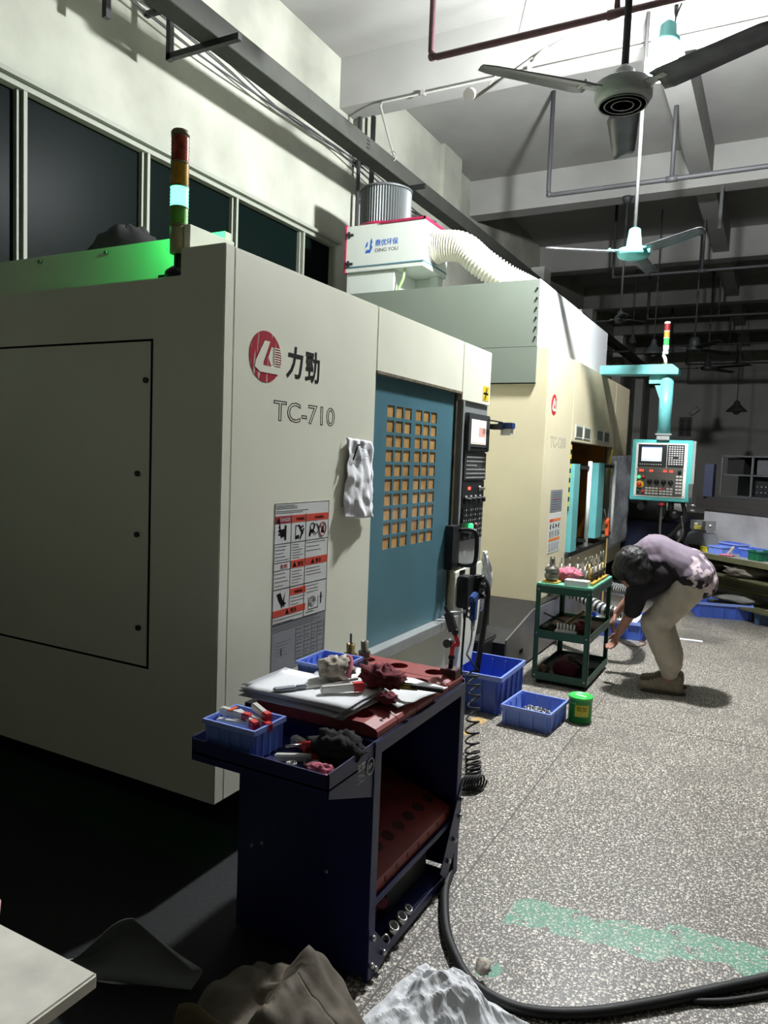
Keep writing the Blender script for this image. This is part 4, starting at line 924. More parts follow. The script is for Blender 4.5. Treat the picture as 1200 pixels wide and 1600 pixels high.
tr = B().m(cart_blue).box(CX0 + .02, CX1, 1.63, CY0, .700, .706).box(CX0 + .02, CX1, 1.63, 1.634, .68, .745)
for x_ in (CX0 + .02, CX1 - .004): tr.prism([(1.63, .75), (1.63, .68), (1.90, .58), (1.90, .755)], 'x', x_, x_ + .004)
tr.build('front_tray', None, c1, label='open parts tray in front of the cart')
sg = grp('maker_badge', c1)
g = B().m(label_white); g.tube([(CX1 + .002, 1.858 + .022 * cos(t_ * pi / 8), .69 + .024 * sin(t_ * pi / 8)) for t_ in range(17)], .0018, 5); g.build('badge_ring', None, sg)
text('KaPu', 'x', 1.838, .684, .042, .014, CX1 + .0005, label_white, sg, 'badge_text')
text('亚加', 'x', 1.785, .695, .042, .024, CX1 + .0005, label_white, sg, 'badge_text', bold=.01)
text('ZYHC', 'x', 1.785, .672, .042, .015, CX1 + .0005, label_white, sg, 'badge_text'); text('-mmm-', 'x', 1.785, .660, .042, .005, CX1 + .0005, label_white, sg, 'badge_text')
# red tool trays on top: modules with holes
tt = [(-1.345, .115)] 
mods = [1.905 + i * .1365 for i in range(5)]
def ring_hole(b, cx, cy, z, r, n=20):
    b.m(hole_dark).lathe([(0, .0), (r * .82, .0), (r * .82, .002)], (cx, cy, z - .016), n)
def red_module(parent, y0, y1, x0=-1.455, x1=-1.005, zt=.795, zb=.756, holes=(-1.39, -1.245, -1.095), name='tool_module'):
    """one red moulding with real round wells"""
    b = B().m(red_tray); n = 16; cy = (y0 + y1) / 2 + .0; r = .036
    xs = [x0] + [(holes[i] + holes[i + 1]) / 2 for i in range(len(holes) - 1)] + [x1 - .048]
    for k, hx in enumerate(holes):
        a, c = xs[k], xs[k + 1]; ring = [(hx + r * cos(2 * pi * i / n + pi / n), cy + r * sin(2 * pi * i / n + pi / n)) for i in range(n)]
        sq = []
        for i in range(n):
            t_ = 2 * pi * i / n + pi / n; dx, dy = cos(t_), sin(t_); kx = ((c - hx) if dx > 0 else (hx - a)) / max(abs(dx), 1e-6); ky = ((y1 - cy) if dy > 0 else (cy - y0)) / max(abs(dy), 1e-6)
            q = min(kx, ky); sq.append((hx + dx * q, cy + dy * q))
        vs = [(*p, zt) for p in sq] + [(*p, zt) for p in ring] + [(*p, zt - .032) for p in ring]
        b.add(vs, [(i, (i + 1) % n, n + (i + 1) % n, n + i) for i in range(n)] + [(n + i, n + (i + 1) % n, 2 * n + (i + 1) % n, 2 * n + i) for i in range(n)])
        b.m(hole_dark).add([(*p, zt - .032) for p in ring], [list(range(n))]).m(red_tray)
        cs = [(x, y) for x in (a, c) for y in (y0, y1)]
        for cxx, cyy in cs:
            near = sorted(range(n), key=lambda i: (sq[i][0] - cxx) ** 2 + (sq[i][1] - cyy) ** 2)[:2]
            b.add([(cxx, cyy, zt), (*sq[near[0]], zt), (*sq[near[1]], zt)], [(0, 1, 2)])
    b.prism([(x1 - .048, zt), (x1 - .008, zt - .012), (x1, zt - .02), (x1, zb), (x1 - .048, zb)], 'y', y0, y1)
    b.add([(x0, y0, zt), (x1 - .048, y0, zt), (x1 - .048, y0, zb), (x0, y0, zb), (x0, y1, zt), (x1 - .048, y1, zt), (x1 - .048, y1, zb), (x0, y1, zb)], [(0, 1, 2, 3), (4, 7, 6, 5), (0, 3, 7, 4)])
    b.m(hole_dark).cyl((x1 - .024, cy, zt - .009), (x1 - .021, cy, zt - .0055), .0055, n=8)
    return b.build(name, None, parent)
for y_ in mods: red_module(c1, y_ + .0025, y_ + .134)
# rear ledge details, lower sloping tray
g = B().m(cart_blue).box(CX0, CX0 + .04, CY0 + .02, CY1, CT, CT + .02).box(CX0, CX1, CY1 - .012, CY1, CT, CT + .012); g.build('rear_ledge', None, c1)
lt = B().m(red_tray); 
LA, LB = V((-1.42, 0, .40)), V((-1.02, 0, .275))      # slopes down to the open side
lt.add([(LA.x, 1.90, LA.z), (LB.x, 1.90, LB.z), (LB.x, 2.56, LB.z), (LA.x, 2.56, LA.z), (LB.x, 1.90, LB.z - .045), (LB.x, 2.56, LB.z - .045), (LA.x, 1.90, LA.z - .045), (LA.x, 2.56, LA.z - .045)], [(0, 1, 2, 3), (1, 4, 5, 2), (0, 6, 4, 1), (3, 2, 5, 7), (6, 7, 5, 4), (0, 3, 7, 6)])
lt.build('lower_tool_tray', None, c1, label='sloping red tool tray inside the cart')
nrm = V((.2983, 0, .9545)).normalized()
for i in range(8):
    p = LA.lerp(LB, .80); B().m(hole_dark).cyl(V((p.x, 1.945 + i * .082, p.z)) - nrm * .004, V((p.x, 1.945 + i * .082, p.z)) + nrm * .0012, .024, n=16).build('socket', None, c1)
    B().m(hole_dark).box(LB.x - .001, LB.x + .0015, 1.94 + i * .082, 1.948 + i * .082, LB.z - .03, LB.z - .012).build('pin_hole', None, c1)
B().m(cart_blue).box(CX0 + .01, CX1 - .005, CY0 + .012, CY1 - .012, .215, .222).box(CX1 - .012, CX1 - .006, CY0 + .04, CY1 - .04, .215, .232).build('lower_shelf_lip', None, c1)
B().m(cart_blue).box(CX0, CX1, CY0 + .012, CY1 - .1, .045, .052).box(CX1 - .004, CX1 + .004, CY0 + .04, CY1 - .13, .018, .052).build('bottom_shelf', None, c1)

# things in and on the cart
def bin_(name, x0, x1, y0, y1, z0, h, m_, label, group=None, wall=.004, flare=.012, ribs=3, rot=0, rim=True, cat='bin'):
    cx, cy = (x0 + x1) / 2, (y0 + y1) / 2; t = thing(name, label, cat, (cx, cy, z0), rot, group, False)
    w2, d2 = (x1 - x0) / 2, (y1 - y0) / 2; b = B().m(m_)
    def ringp(a, c, z): return [(-a, -c, z), (a, -c, z), (a, c, z), (-a, c, z)]
    L_ = [ringp(w2 - flare, d2 - flare, 0), ringp(w2, d2, h), ringp(w2 - wall, d2 - wall, h), ringp(w2 - flare - wall, d2 - flare - wall, wall * 1.2)]
    vs = [p for r in L_ for p in r]; fs = [(0, 3, 2, 1), (12, 13, 14, 15)]
    for k in range(3): fs += [(k * 4 + i, k * 4 + (i + 1) % 4, (k + 1) * 4 + (i + 1) % 4, (k + 1) * 4 + i) for i in range(4)]
    b.add(vs, fs); b.build('tub', None, t, local=True)
    if rim:
        e = wall * 1.6; q = B().m(mat('blue_bin_rim', (136, 158, 226), .4) if m_ in (bin_blue, bin_blue2) else m_); zt = h; hh = min(.03, h * .16)
        q.box(-w2 - e, w2 + e, -d2 - e, -d2 + .001, zt - hh, zt).box(-w2 - e, w2 + e, d2 - .001, d2 + e, zt - hh, zt).box(-w2 - e, -w2 + .001, -d2, d2, zt - hh, zt).box(w2 - .001, w2 + e, -d2, d2, zt - hh, zt)
        q.build('rim', None, t, local=True)
        q = B().m(m_)
        for k in range(ribs + 2):
            f_ = -1 + 2 * k / (ribs + 1); f_ *= .86
            for s_ in (-1, 1):
                q.obox((f_ * w2, s_ * (d2 - flare * .45), h * .47), (wall * 1.2, flare + wall * 1.2, h * .9)); q.obox((s_ * (w2 - flare * .45), f_ * d2, h * .47), (flare + wall * 1.2, wall * 1.2, h * .9))
        q.build('rib', None, t, local=True, kind='stuff')
    return t
bin_('parts_bin', -1.455, -1.27, 1.655, 1.80, .688, .095, bin_blue2, 'small light blue bin of red-capped plastic tubes in the cart front tray', flare=.006, wall=.003)
bin_('parts_bin', -1.475, -1.31, 2.16, 2.34, .796, .062, bin_blue2, 'empty light blue bin at the back of the cart top behind the papers', flare=.006, wall=.003)
def vial(c, ln, r, ang, tilt, label, cap=True, flip=1, roll=0):
    t = thing('plastic_tube', label, 'tube', c, ang, 'clear plastic tool tubes with red caps', False); t.rotation_euler = (0, tilt, ang)
    B().m(clear_pl).obox((0, 0, r), (ln, r * 1.7, r * 1.7)).build('tube_body', None, t, local=True, bevel=r * .3)
    B().m(dull_steel).cyl((-ln * .3, 0, r), (ln * .35, 0, r), r * .4, n=8).build('cutter_inside', None, t, local=True)
    if cap: B().m(red_pl).obox((flip * ln * .52, 0, r), (ln * .32, r * 1.95, r * 1.95)).build('cap', None, t, local=True, bevel=r * .25)
    return t
vials = [(-1.385, 1.70, .755, .10, .4, 'crossed pale tube lying lowest at the left end of the small bin', False), (-1.405, 1.725, .775, .09, .1, 'banded pale tube on top at the left of the small bin', True), (-1.365, 1.735, .765, .10, -.4, 'tube slanting in the middle of the small bin', True),
         (-1.335, 1.765, .785, .085, -.45, 'topmost tube with its red cap at the right of the small bin', True), (-1.325, 1.735, .765, .09, -.2, 'lower tube at the right of the small bin', True), (-1.40, 1.755, .735, .09, .7, 'tube deep at the back of the small bin', True)]
for x_, y_, z_, ln, a, lb, cp_ in vials:
    v_ = vial((x_, y_, z_), ln, .013, a, .08, 'clear plastic ' + lb, cp_)
B().m(orange_pl).box(-1.412, -1.402, 1.705, 1.745, .7995, .803).build('rubber_band', None, None, 'thin orange rubber band around the pale tube in the small bin', 'band')
vial((-1.445, 1.668, .687), .045, .012, .1, 0, 'red-capped tube lying in the tray corner left of the small bin')
vial((-1.215, 1.82, .687), .095, .016, -.35, 0, 'thick clear tube lying alone right of the small bin', False)
vial((-1.18, 1.735, .687), .12, .012, .55, 0, 'long clear tube with red cap below the small bearing ring')
for k, (x_, y_, a, lb) in enumerate(((-1.19, 1.79, -.5, 'red-handled tool lying beside the thick clear tube'), (-1.09, 1.80, -.25, 'red-handled tool lying on the black cloth'), (-1.15, 1.775, .8, 'short red-handled tool beneath the others in the tray'))):
    t = thing('hand_tool', lb, 'tool', (x_, y_, .70 + .012 * k), a, None, False); t.rotation_euler = (0, .0, a)
    B().m(red_pl).cyl((-.03, 0, .008), (.03, 0, .008), .009, .011, 10).build('grip', None, t, local=True); B().m(steel).cyl((-.08, 0, .008), (-.03, 0, .008), .004, n=8).build('shaft', None, t, local=True)
def bearing(x_, y_, z_, r, lab, til=0):
    t = thing('bearing', lab, 'bearing', (x_, y_, z_), 0, None, False); t.rotation_euler = (til, 0, 0)
    for a, c, m_ in ((.62, .48, steel), (1, .84, steel), (.84, .62, black)):
        B().m(m_).lathe([(r * c, 0), (r * a, 0), (r * a, .010 if m_ is steel else .008), (r * c, .010 if m_ is steel else .008), (r * c, 0)], (0, 0, 0), 24).build('race' if m_ is steel else 'seal', None, t, local=True)
bearing(-1.115, 1.735, .690, .031, 'larger steel ball bearing lying in the cart front tray'); bearing(-1.055, 1.79, .705, .024, 'smaller steel bearing half under the black cloth', .5)
bearing(-1.17, 1.70, .688, .016, 'smallest steel ring beside the long clear tube')
rag('black_rag', (-1.075, 1.80, .687), (.20, .15, .11), cloth_b, 'crumpled black cloth in the right end of the cart front tray', seed=3, amp=.45)
rag('rag', (-1.07, 1.70, .687), (.12, .06, .04), cloth_p, 'pinkish rag at the front right of the cart tray', seed=9); rag('rag', (-1.025, 1.66, .687), (.05, .045, .03), cloth_p, 'small pink scrap in the corner of the cart tray', seed=12)

# paper stack on cart
def ps(k):
    a = random.uniform(-.07, .07); dx = random.uniform(-.02, .02); dy = random.uniform(-.016, .016)
    return a, dx, dy
random.seed(11)
nst = 17
for k in range(nst):
    a, dx, dy = ps(k); z0 = .797 + k * .0026; c = (-1.305 + dx, 2.0 + dy)
    W_, H_ = .375, .235
    def pos(u, v, a=a, z0=z0, c=c, k=k):
        x = (u - .5) * W_; y = (v - .5) * H_; e = max(0, abs(u - .5) * 2 - .8) * 5
        z = z0 + .0015 * noise.noise(V((u * 4, v * 4, k * .1))) - .010 * max(0, u * 2 - 1.55) * (1.0 - k / nst * .4) + .004 * max(0, .12 - u) * 8 * (k / nst) * noise.noise(V((k * .3, v * 2, 0)))
        return (c[0] + x * cos(a) - y * sin(a), c[1] + x * sin(a) + y * cos(a), z)
    sheet(pos, 10, 6, paper if k > nst - 3 or k % 2 else mat('shaded_paper', (176, 178, 184), .85), 'paper_sheet', 'white printed sheet in the stack on the cart' if k < nst - 1 else 'topmost white drawing sheet on the paper stack of the cart', 'paper', .0009, group='stacked sheets on the cart' if k < nst - 1 else None)
def pos(u, v): return (-1.36 + .26 * u - .05 * v, 2.07 + .17 * v + .04 * u, .8385 + .004 * noise.noise(V((u * 4, v * 4, 9))) + .02 * u * v * .3)
sheet(pos, 10, 8, paper, 'paper_sheet', 'loose white sheet turned askew at the back of the paper stack', 'paper', .001)
def pos(u, v): return (-1.24 + .22 * u + .05 * v, 2.10 + .29 * v - .03 * u, .800 + .045 * (1 - u) * (1 - v) + .007 * noise.noise(V((u * 4, v * 5, 2))))
sheet(pos, 14, 14, paper, 'paper_sheet', 'curled white sheet beneath the yellow utility knife on the red tray', 'paper', .001)
g = B().m(ink_grey); random.seed(5)
for k in range(9): g.box(-1.46 + .012 * k, -1.34 + random.uniform(-.02, .05), 1.95 + k * .014, 1.951 + k * .014, .8365, .8372)
g.build('print_lines', None, None, 'faint grey drawing lines printed on the top sheet', 'print', kind='stuff')
# driver brush, white glove, maroon rag, clear tube, yellow knife
t = thing('scraper', 'grey flat-handled scraper lying on the paper stack', 'tool', (-1.30, 1.965, .839), .95, None, False)
B().m(mat('scraper_grey', (136, 142, 150), .4)).obox((-.075, 0, .008), (.075, .03, .012)).obox((-.02, 0, .009), (.04, .016, .014)).build('grip', None, t, local=True, bevel=.004)
B().m(steel).obox((.09, 0, .010), (.18, .011, .005), (0, -.06, 0)).build('blade', None, t, local=True)
vial((-1.19, 1.985, .842), .12, .014, .75, -.05, 'clear tube with red cap lying on the papers under the maroon rag', True, 1)
rag('work_glove', (-1.275, 2.10, .842), (.15, .14, .10), cloth_w, 'bunched dirty white cotton glove with red cuff edge on the papers', 'glove', 21, amp=.4, freq=3.6)
B().m(cloth_p).tube(spline([(-1.27, 2.15, .91), (-1.235, 2.13, .915), (-1.21, 2.09, .895), (-1.205, 2.06, .87)], 6), .006, 6).build('cuff_edge', None, None, 'thin red cuff edge on the white glove', 'trim')
rag('rag', (-1.12, 2.14, .838), (.17, .14, .08), cloth_m, 'maroon oily rag bunched beside the white glove', seed=31, amp=.55, freq=5); rag('rag', (-1.055, 2.06, .815), (.07, .08, .04), cloth_m, 'maroon rag end hanging over the edge of the papers', seed=37, amp=.5)
t = thing('utility_knife', 'worn yellow and black utility knife on the white sheet', 'knife', (-1.03, 2.165, .832), .35, None, False)
B().m(knife_y).obox((-.02, 0, .011), (.11, .028, .018)).build('grip', None, t, local=True, bevel=.006)
B().m(black).obox((.06, 0, .011), (.11, .024, .014), (0, .08, .06)).obox((-.02, 0, .021), (.07, .01, .005)).build('blade_case', None, t, local=True, bevel=.003)
# tool holders
def holder(x_, y_, z_, s_=1, lab='', m_=brass, tip=.0, grp_=None):
    t = thing('tool_holder', lab, 'tool', (x_, y_, z_), 0, grp_, False)
    B().m(m_).lathe([(.020 * s_, 0), (.021 * s_, .006), (.021 * s_, .02), (.015 * s_, .022), (.015 * s_, .032), (.027 * s_, .034), (.027 * s_, .044), (.024 * s_, .046), (.024 * s_, .05), (.027 * s_, .052), (.027 * s_, .062), (.016 * s_, .066), (.018 * s_, .1), (.010 * s_, .1), (.008 * s_, .09)], (0, 0, 0), 20).build('holder_body', None, t, local=True)
    if tip: B().m(dull_steel).cyl((0, 0, .09), (0, 0, .1 + tip), .005 * s_, n=8).build('cutter', None, t, local=True)
    return t
holder(-1.415, 2.435, .772, .95, 'brass-coloured tool holder with a thin cutter at the back of the cart', brass, .04); holder(-1.345, 2.42, .796, .85, 'shorter tool holder right of the brass one at the back of the cart', dull_steel)
# magnetic base indicator arm in red
t = thing('magnetic_stand', 'red jointed magnetic indicator stand on the far corner of the navy cart', 'tool', (-1.04, 2.55, .765))
B().m(mat('dark_red_base', (70, 30, 32), .5)).box(-1.072, -1.008, 2.515, 2.575, .767, .815).build('magnet_block', None, t, bevel=.003)
B().m(black).cyl((-1.04, 2.545, .815), (-1.038, 2.545, .855), .009, n=10).ball((-1.038, 2.545, .855), .013, 10).build('lower_joint', None, t)
B().m(red_pl).cyl((-1.038, 2.545, .86), (-1.033, 2.54, .905), .0085, n=10).cyl((-1.03, 2.54, .905), (-1.008, 2.54, .91), .008, n=10).cyl((-1.01, 2.54, .91), (-1.028, 2.54, .95), .008, n=10).build('arm', None, t)
B().m(soot).cyl((-1.05, 2.52, .91), (-1.05, 2.56, .91), .016, n=12).ball((-1.026, 2.54, .955), .014, 10).obox((-1.045, 2.54, .99), (.03, .02, .07), (0, -.35, 0)).obox((-1.055, 2.54, 1.02), (.012, .015, .06), (0, -.45, 0)).build('clamp_knob', None, t)
# bottom shelf things
def socket_(x_, y_, z_, r, lab, til): 
    t = thing('socket', lab, 'tool', (x_, y_, z_), 0, 'steel sockets on the bottom shelf of the cart', False); t.rotation_euler = til
    B().m(steel).lathe([(r * .6, .0), (r, .0), (r, .028), (r * .72, .028), (r * .68, .006), (0, .006)], (0, 0, 0), 18).build('socket_body', None, t, local=True)
for k, (y_, r) in enumerate(((2.03, .016), (2.07, .02), (2.13, .02), (2.18, .015))): socket_(-1.015, y_, .054, r, ('steel socket nearest the corner bolts', 'second steel socket on the cart bottom', 'third steel socket, the shiniest', 'smallest steel socket at the far end of the row')[k], (0, .5, 0) if k else (.9, .9, 0))
rag('rag', (-1.13, 2.10, .049), (.14, .13, .15), cloth_m, 'dull maroon rag stuffed on the bottom shelf of the navy cart', seed=41, amp=.5)
B().m(soot).prism([(2.12, .06), (2.44, .06), (2.44, .20), (2.28, .21), (2.12, .17)], 'x', -1.30, -1.06).build('black_case', None, None, 'black box on the bottom shelf of the navy cart', 'box')

# ================================================================== THINGS BY THE PILLAR
t = thing('hand_wheel_pendant', 'black hand pulse generator with knobs hanging on the cream pillar', 'controller', (FX + .03, 4.4, .65))
B().m(black).box(FX + .002, FX + .075, 4.30, 4.42, .665, .865).build('holder_box', None, t, bevel=.006)
B().m(black_rubber).box(FX + .05, FX + .10, 4.42, 4.50, .70, .86).build('controller_body', None, t, bevel=.01)
B().m(black).lathe([(.045, 0), (.045, .012), (.025, .014), (.03, .03), (0, .032)], (FX + .10, 4.46, .79), 18, (1, 0, 0)).lathe([(.022, 0), (.02, .03), (0, .032)], (FX + .10, 4.45, .845), 12, (1, 0, 0)).lathe([(.016, 0), (.014, .03), (0, .032)], (FX + .10, 4.49, .72), 12, (1, 0, 0)).build('dial', None, t)
B().m(steel).ball((FX + .115, 4.44, .815), .012, 8).build('switch', None, t)
B().m(black_rubber).tube(spline([(FX + .04, 4.36, .665), (FX + .045, 4.35, .55), (FX + .05, 4.32, .3), (FX + .06, 4.30, .02)], 6), .008, 8).cyl((FX + .04, 4.36, .665), (FX + .043, 4.355, .59), .015, .010, 10).build('cable', None, t)
B().m(black_rubber).tube(spline([(FX + .10, 4.50, .84), (FX + .13, 4.52, .75), (FX + .12, 4.50, .5), (FX + .10, 4.48, .25), (FX + .09, 4.46, .02)], 8), .019, 10).build('thick_cable', None, t)
B().m(ink).box(FX, FX + .003, 4.34, 4.43, .868, .895).box(FX, FX + .003, 4.52, 4.63, .80, .90).build('socket_plate', None, t)
# blue air gun on coiled hose
t = thing('air_blow_gun', 'blue air blow gun hooked on the cream pillar with a black coiled hose', 'tool', (-1.5, 4.2, .6))
GX = FX + .16
B().m(gun_blue).obox((GX, 4.20, .70), (.035, .05, .16), (-.1, 0, 0)).obox((GX, 4.19, .765), (.038, .085, .045), (.3, 0, 0)).build('grip', None, t, bevel=.008)
B().m(black).tube(spline([(GX, 4.17, .74), (GX - .01, 4.12, .71), (GX - .01, 4.12, .66), (GX, 4.16, .65)], 5), .006, 6).build('trigger', None, t)
B().m(steel).tube([(GX - .01, 4.15, .685), (GX - .06, 4.05, .69), (GX - .13, 3.98, .695)], .006, 8).cyl((GX - .01, 4.16, .685), (GX - .03, 4.12, .687), .011, n=10).cyl((GX, 4.20, .62), (GX, 4.195, .56), .014, .011, 10).build('nozzle', None, t)
cp_ = []; P0 = [(GX, 4.19, .56), (GX + .01, 4.15, .50), (GX + .015, 4.08, .44)]
axis = [(-1.50, 4.00, .37), (-1.42, 3.85, .30), (-1.34, 3.62, .20), (-1.27, 3.45, .13), (-1.22, 3.34, .075), (-1.21, 3.30, .045)]
ax_ = spline(axis, 20); turns = 0; N_ = len(ax_)
for i in range(N_ * 10):
    f_ = i / 10; j = min(int(f_), N_ - 2); p = ax_[j].lerp(ax_[j + 1], f_ - j); u = i / (N_ * 10)
    ph = 2 * pi * (13 * u + 8 * max(0, u - .6)); r = .034 + .006 * u
    cp_.append(p + V((cos(ph) * r * .9, sin(ph) * r, .012 * cos(ph))))
cp_ = spline(P0, 6) + cp_
B().m(black_rubber).tube(cp_, .0058, 6).build('coiled_hose', None, t)
g = []
for i in range(141): ph = i * pi / 10; g.append(V((-1.235 + .0018 * i * .3, 3.26 + .0004 * i, .043)) + V((.018 * cos(ph) * .4, .036 * cos(ph), .034 * sin(ph))))
B().m(black_rubber).tube(g, .005, 6).build('collapsed_coil', None, t)
# white bag hanging behind the pillar
def pos(u, v): return (FX - .01 + .075 * u * sin(pi * v * .9 + .2) + .02 * noise.noise(V((u * 4, v * 6, 0))), 4.765 + .025 * u + .03 * noise.noise(V((u * 5, v * 5, 4))), .98 - .42 * v)
sheet(pos, 10, 18, paper, 'plastic_bag', 'white crumpled bag hanging behind the edge of the nearest machine', 'bag', .002)
# crates and can on the floor
bin_('storage_crate', -1.88, -1.44, 4.36, 4.84, .0, .25, bin_blue, 'large deep blue crate on the floor behind the coiled hose', wall=.006, flare=.02, ribs=3, cat='crate')
bin_('storage_crate', -1.375, -1.075, 4.235, 4.56, .0, .125, bin_blue2, 'shallow light blue crate full of steel screws beside the green can', wall=.005, flare=.014, ribs=2, cat='crate', rot=-.06)
random.seed(4); scr = None
for k in range(110):
    x_ = -1.225 + random.gauss(0, .062); y_ = 4.40 + random.gauss(0, .07); x_ = max(-1.33, min(-1.12, x_)); y_ = max(4.28, min(4.52, y_))
    z_ = .012 + .03 * random.random() + .035 * max(0, 1 - ((x_ + 1.225) ** 2 + (y_ - 4.4) ** 2) / .012)
    if scr is None:
        scr = B().m(steel).cyl((-.03, 0, 0), (.022, 0, 0), .0042, n=6).cyl((.022, 0, 0), (.031, 0, 0), .008, n=8).build('steel_screw', None, None, 'loose steel screw in the shallow light blue crate', 'screw', 'screws in the shallow crate'); o = scr
    else: o = scr.copy(); COL.objects.link(o)
    o.location = (x_, y_, z_); o.rotation_euler = (random.uniform(-.3, .3), random.uniform(-.3, .3), random.uniform(0, 6.28))
t = thing('oil_can', 'round green tin with bright green lid on the floor by the crates', 'can', (-.99, 4.585, 0), -.5, None, False)
B().m(green_can).lathe([(.071, 0), (.074, .003), (.074, .009), (.072, .012), (.072, .14), (.074, .143), (.074, .15)], (0, 0, 0), 36).build('can_body', None, t, local=True)
B().m(green_lid).lathe([(.076, .147), (.076, .160), (.070, .163), (.067, .159), (0, .159)], (0, 0, 0), 36).build('lid', None, t, local=True)
lb = B().m(mat('can_label_yellow', (196, 190, 60), .5)); n = 14; a0, a1 = R(-75), R(-5); vs = []
for r_, z_ in ((.0728, .045), (.0728, .118), (.0722, .118), (.0722, .045)): vs += [(r_ * cos(a0 + (a1 - a0) * i / n), r_ * sin(a0 + (a1 - a0) * i / n), z_) for i in range(n + 1)]
lb.add(vs, [(k * (n + 1) + i, k * (n + 1) + i + 1, ((k + 1) % 4) * (n + 1) + i + 1, ((k + 1) % 4) * (n + 1) + i) for k in range(4) for i in range(n)]).build('label', None, t, local=True)
def on_can(body, a, z, hgt, wdt, m_):
    cu = bpy.data.curves.new('t', 'FONT'); cu.body = body; cu.extrude = .004; o = bpy.data.objects.new('t', cu); COL.objects.link(o); dg = bpy.context.evaluated_depsgraph_get(); dg.update()
    me = bpy.data.meshes.new_from_object(o.evaluated_get(dg)); bpy.data.objects.remove(o)
    xs = [v.co.x for v in me.vertices]; ys = [v.co.y for v in me.vertices]
    for v in me.vertices:
        u = (v.co.x - min(xs)) / (max(xs) - min(xs)); q = (v.co.y - min(ys)) / (max(ys) - min(ys)); r_ = .0731 + v.co.z * .05; an = a + (u - .5) * wdt / .073
        v.co = (r_ * cos(an), r_ * sin(an), z + q * hgt)
    me.materials.clear(); me.materials.append(m_); o = bpy.data.objects.new('can_lettering', me); COL.objects.link(o); o.parent = t
on_can('保加', R(-42), .078, .032, .062, ink); on_can('L.A.E', R(-90), .12, .012, .05, label_white)
B().m(label_white).obox((0, 0, .1595), (.075, .018, .0012), (0, 0, .2)).build('lid_print', None, t, local=True)
# worn yellow paint marks
for k, (x_, y_, w_, h_, a) in enumerate(((-1.52, 4.22, .10, .14, .3), (-1.50, 3.98, .12, .06, .1))):
    pts = []
    for i in range(18):
        q = 2 * pi * i / 18; r_ = .5 * (1 + .35 * noise.noise(V((cos(q) * 2, sin(q) * 2, k * 5)))); pts.append((x_ + w_ * r_ * cos(q + a), y_ + h_ * r_ * sin(q + a)))
    B().m(yellow_pnt).prism(pts, 'z', .0, .0015).build('paint_mark', None, None, ('worn yellow paint mark on the floor before the large blue crate', 'second worn yellow paint mark by the coiled hose')[k], 'marking')

# ================================================================== GREEN CART
c2 = thing('tool_trolley', 'dark green three-tier trolley the worker is bending over', 'cart', (-1.28, 5.55, 0))
gx0, gx1, gy0, gy1 = -1.485, -1.09, 5.2, 5.92
for x_, y_ in ((gx0, gy0), (gx1 - .035, gy0), (gx0, gy1 - .035), (gx1 - .035, gy1 - .035)):
    b = B().m(green_cart); b.box(x_, x_ + .035, y_, y_ + .004, .03, .72) if y_ == gy0 else b.box(x_, x_ + .035, y_ + .031, y_ + .035, .03, .72)
    b.box(*( (x_, x_ + .004) if x_ == gx0 else (x_ + .031, x_ + .035)), y_, y_ + .035, .03, .72); b.build('corner_post', None, c2)
B().m(green_top).box(gx0, gx1, gy0, gy1, .715, .735).build('top_shelf', None, c2, bevel=.003)
for z_, nm in ((.36, 'middle_shelf'), (.04, 'bottom_shelf')): B().m(mat('brown_shelf', (86, 60, 50), .6) if z_ > .2 else soot).box(gx0 + .005, gx1 - .005, gy0 + .005, gy1 - .005, z_, z_ + .006).build(nm, None, c2)
for z0_, z1_ in ((.665, .715), (.335, .395), (.03, .085)):
    q = B().m(green_cart); q.box(gx0 + .002, gx1 - .002, gy0 - .001, gy0 + .004, z0_, z1_).box(gx0 + .002, gx1 - .002, gy1 - .004, gy1 + .001, z0_, z1_); q.box(gx0 - .001, gx0 + .004, gy0, gy1, z0_, z1_); q.box(gx1 - .004, gx1 + .001, gy0, gy1, z0_, z1_); q.build('shelf_rail', None, c2)
g = B().m(steel)
for x_ in (gx0 + .018, gx1 - .018):
    for z_ in (.69, .37, .06): g.cyl((x_, gy0 - .001, z_), (x_, gy0 - .005, z_), .006, n=8)
for y_ in (gy0 + .018, gy1 - .018):
    for z_ in (.69, .37, .06): g.cyl((gx1 + .001, y_, z_), (gx1 + .005, y_, z_), .006, n=8)
g.build('bolt', None, c2)
for x_, y_ in ((gx0 + .04, gy0 + .05), (gx1 - .035, gy0 + .06), (gx0 + .04, gy1 - .05), (gx1 - .03, gy1 - .06)): B().m(black_rubber).cyl((x_ - .012, y_, .032), (x_ + .012, y_, .032), .032, n=18).build('caster', None, c2)
TZ = .735
B().m(white_pl).box(-1.29, -1.125, 5.215, 5.30, TZ, TZ + .04).build('white_block', None, None, 'white plastic block at the front of the green trolley top', 'block')
b = B().m(mat('ochre_holder_rack', (206, 160, 62), .5)).box(-1.175, -1.105, 5.30, 5.80, TZ, TZ + .022).build('tool_rack', None, None, 'ochre tool rack strip along the right edge of the green trolley', 'rack')
B().m(dull_steel).box(-1.17, -1.11, 5.81, 5.905, TZ, TZ + .012).build('steel_block', None, None, 'small grey steel block at the far end of the ochre rack', 'block')
t = thing('tool_holder', 'largest steel tool holder standing at the near left of the trolley top', 'tool', (-1.40, 5.28, TZ + .012), 0, None, False)
B().m(dull_steel).lathe([(.03, 0), (.045, .01), (.052, .03), (.052, .05), (.044, .055), (.044, .065), (.052, .07), (.05, .095), (.022, .105), (.018, .15), (.02, .165), (.012, .165)], (0, 0, 0), 24).build('holder_body', None, t, local=True)
for s_ in (-1, 1): B().m(dull_steel).box(-.004 + s_ * .012, .004 + s_ * .012, -.006, .006, .15, .175).build('claw', None, t, local=True)
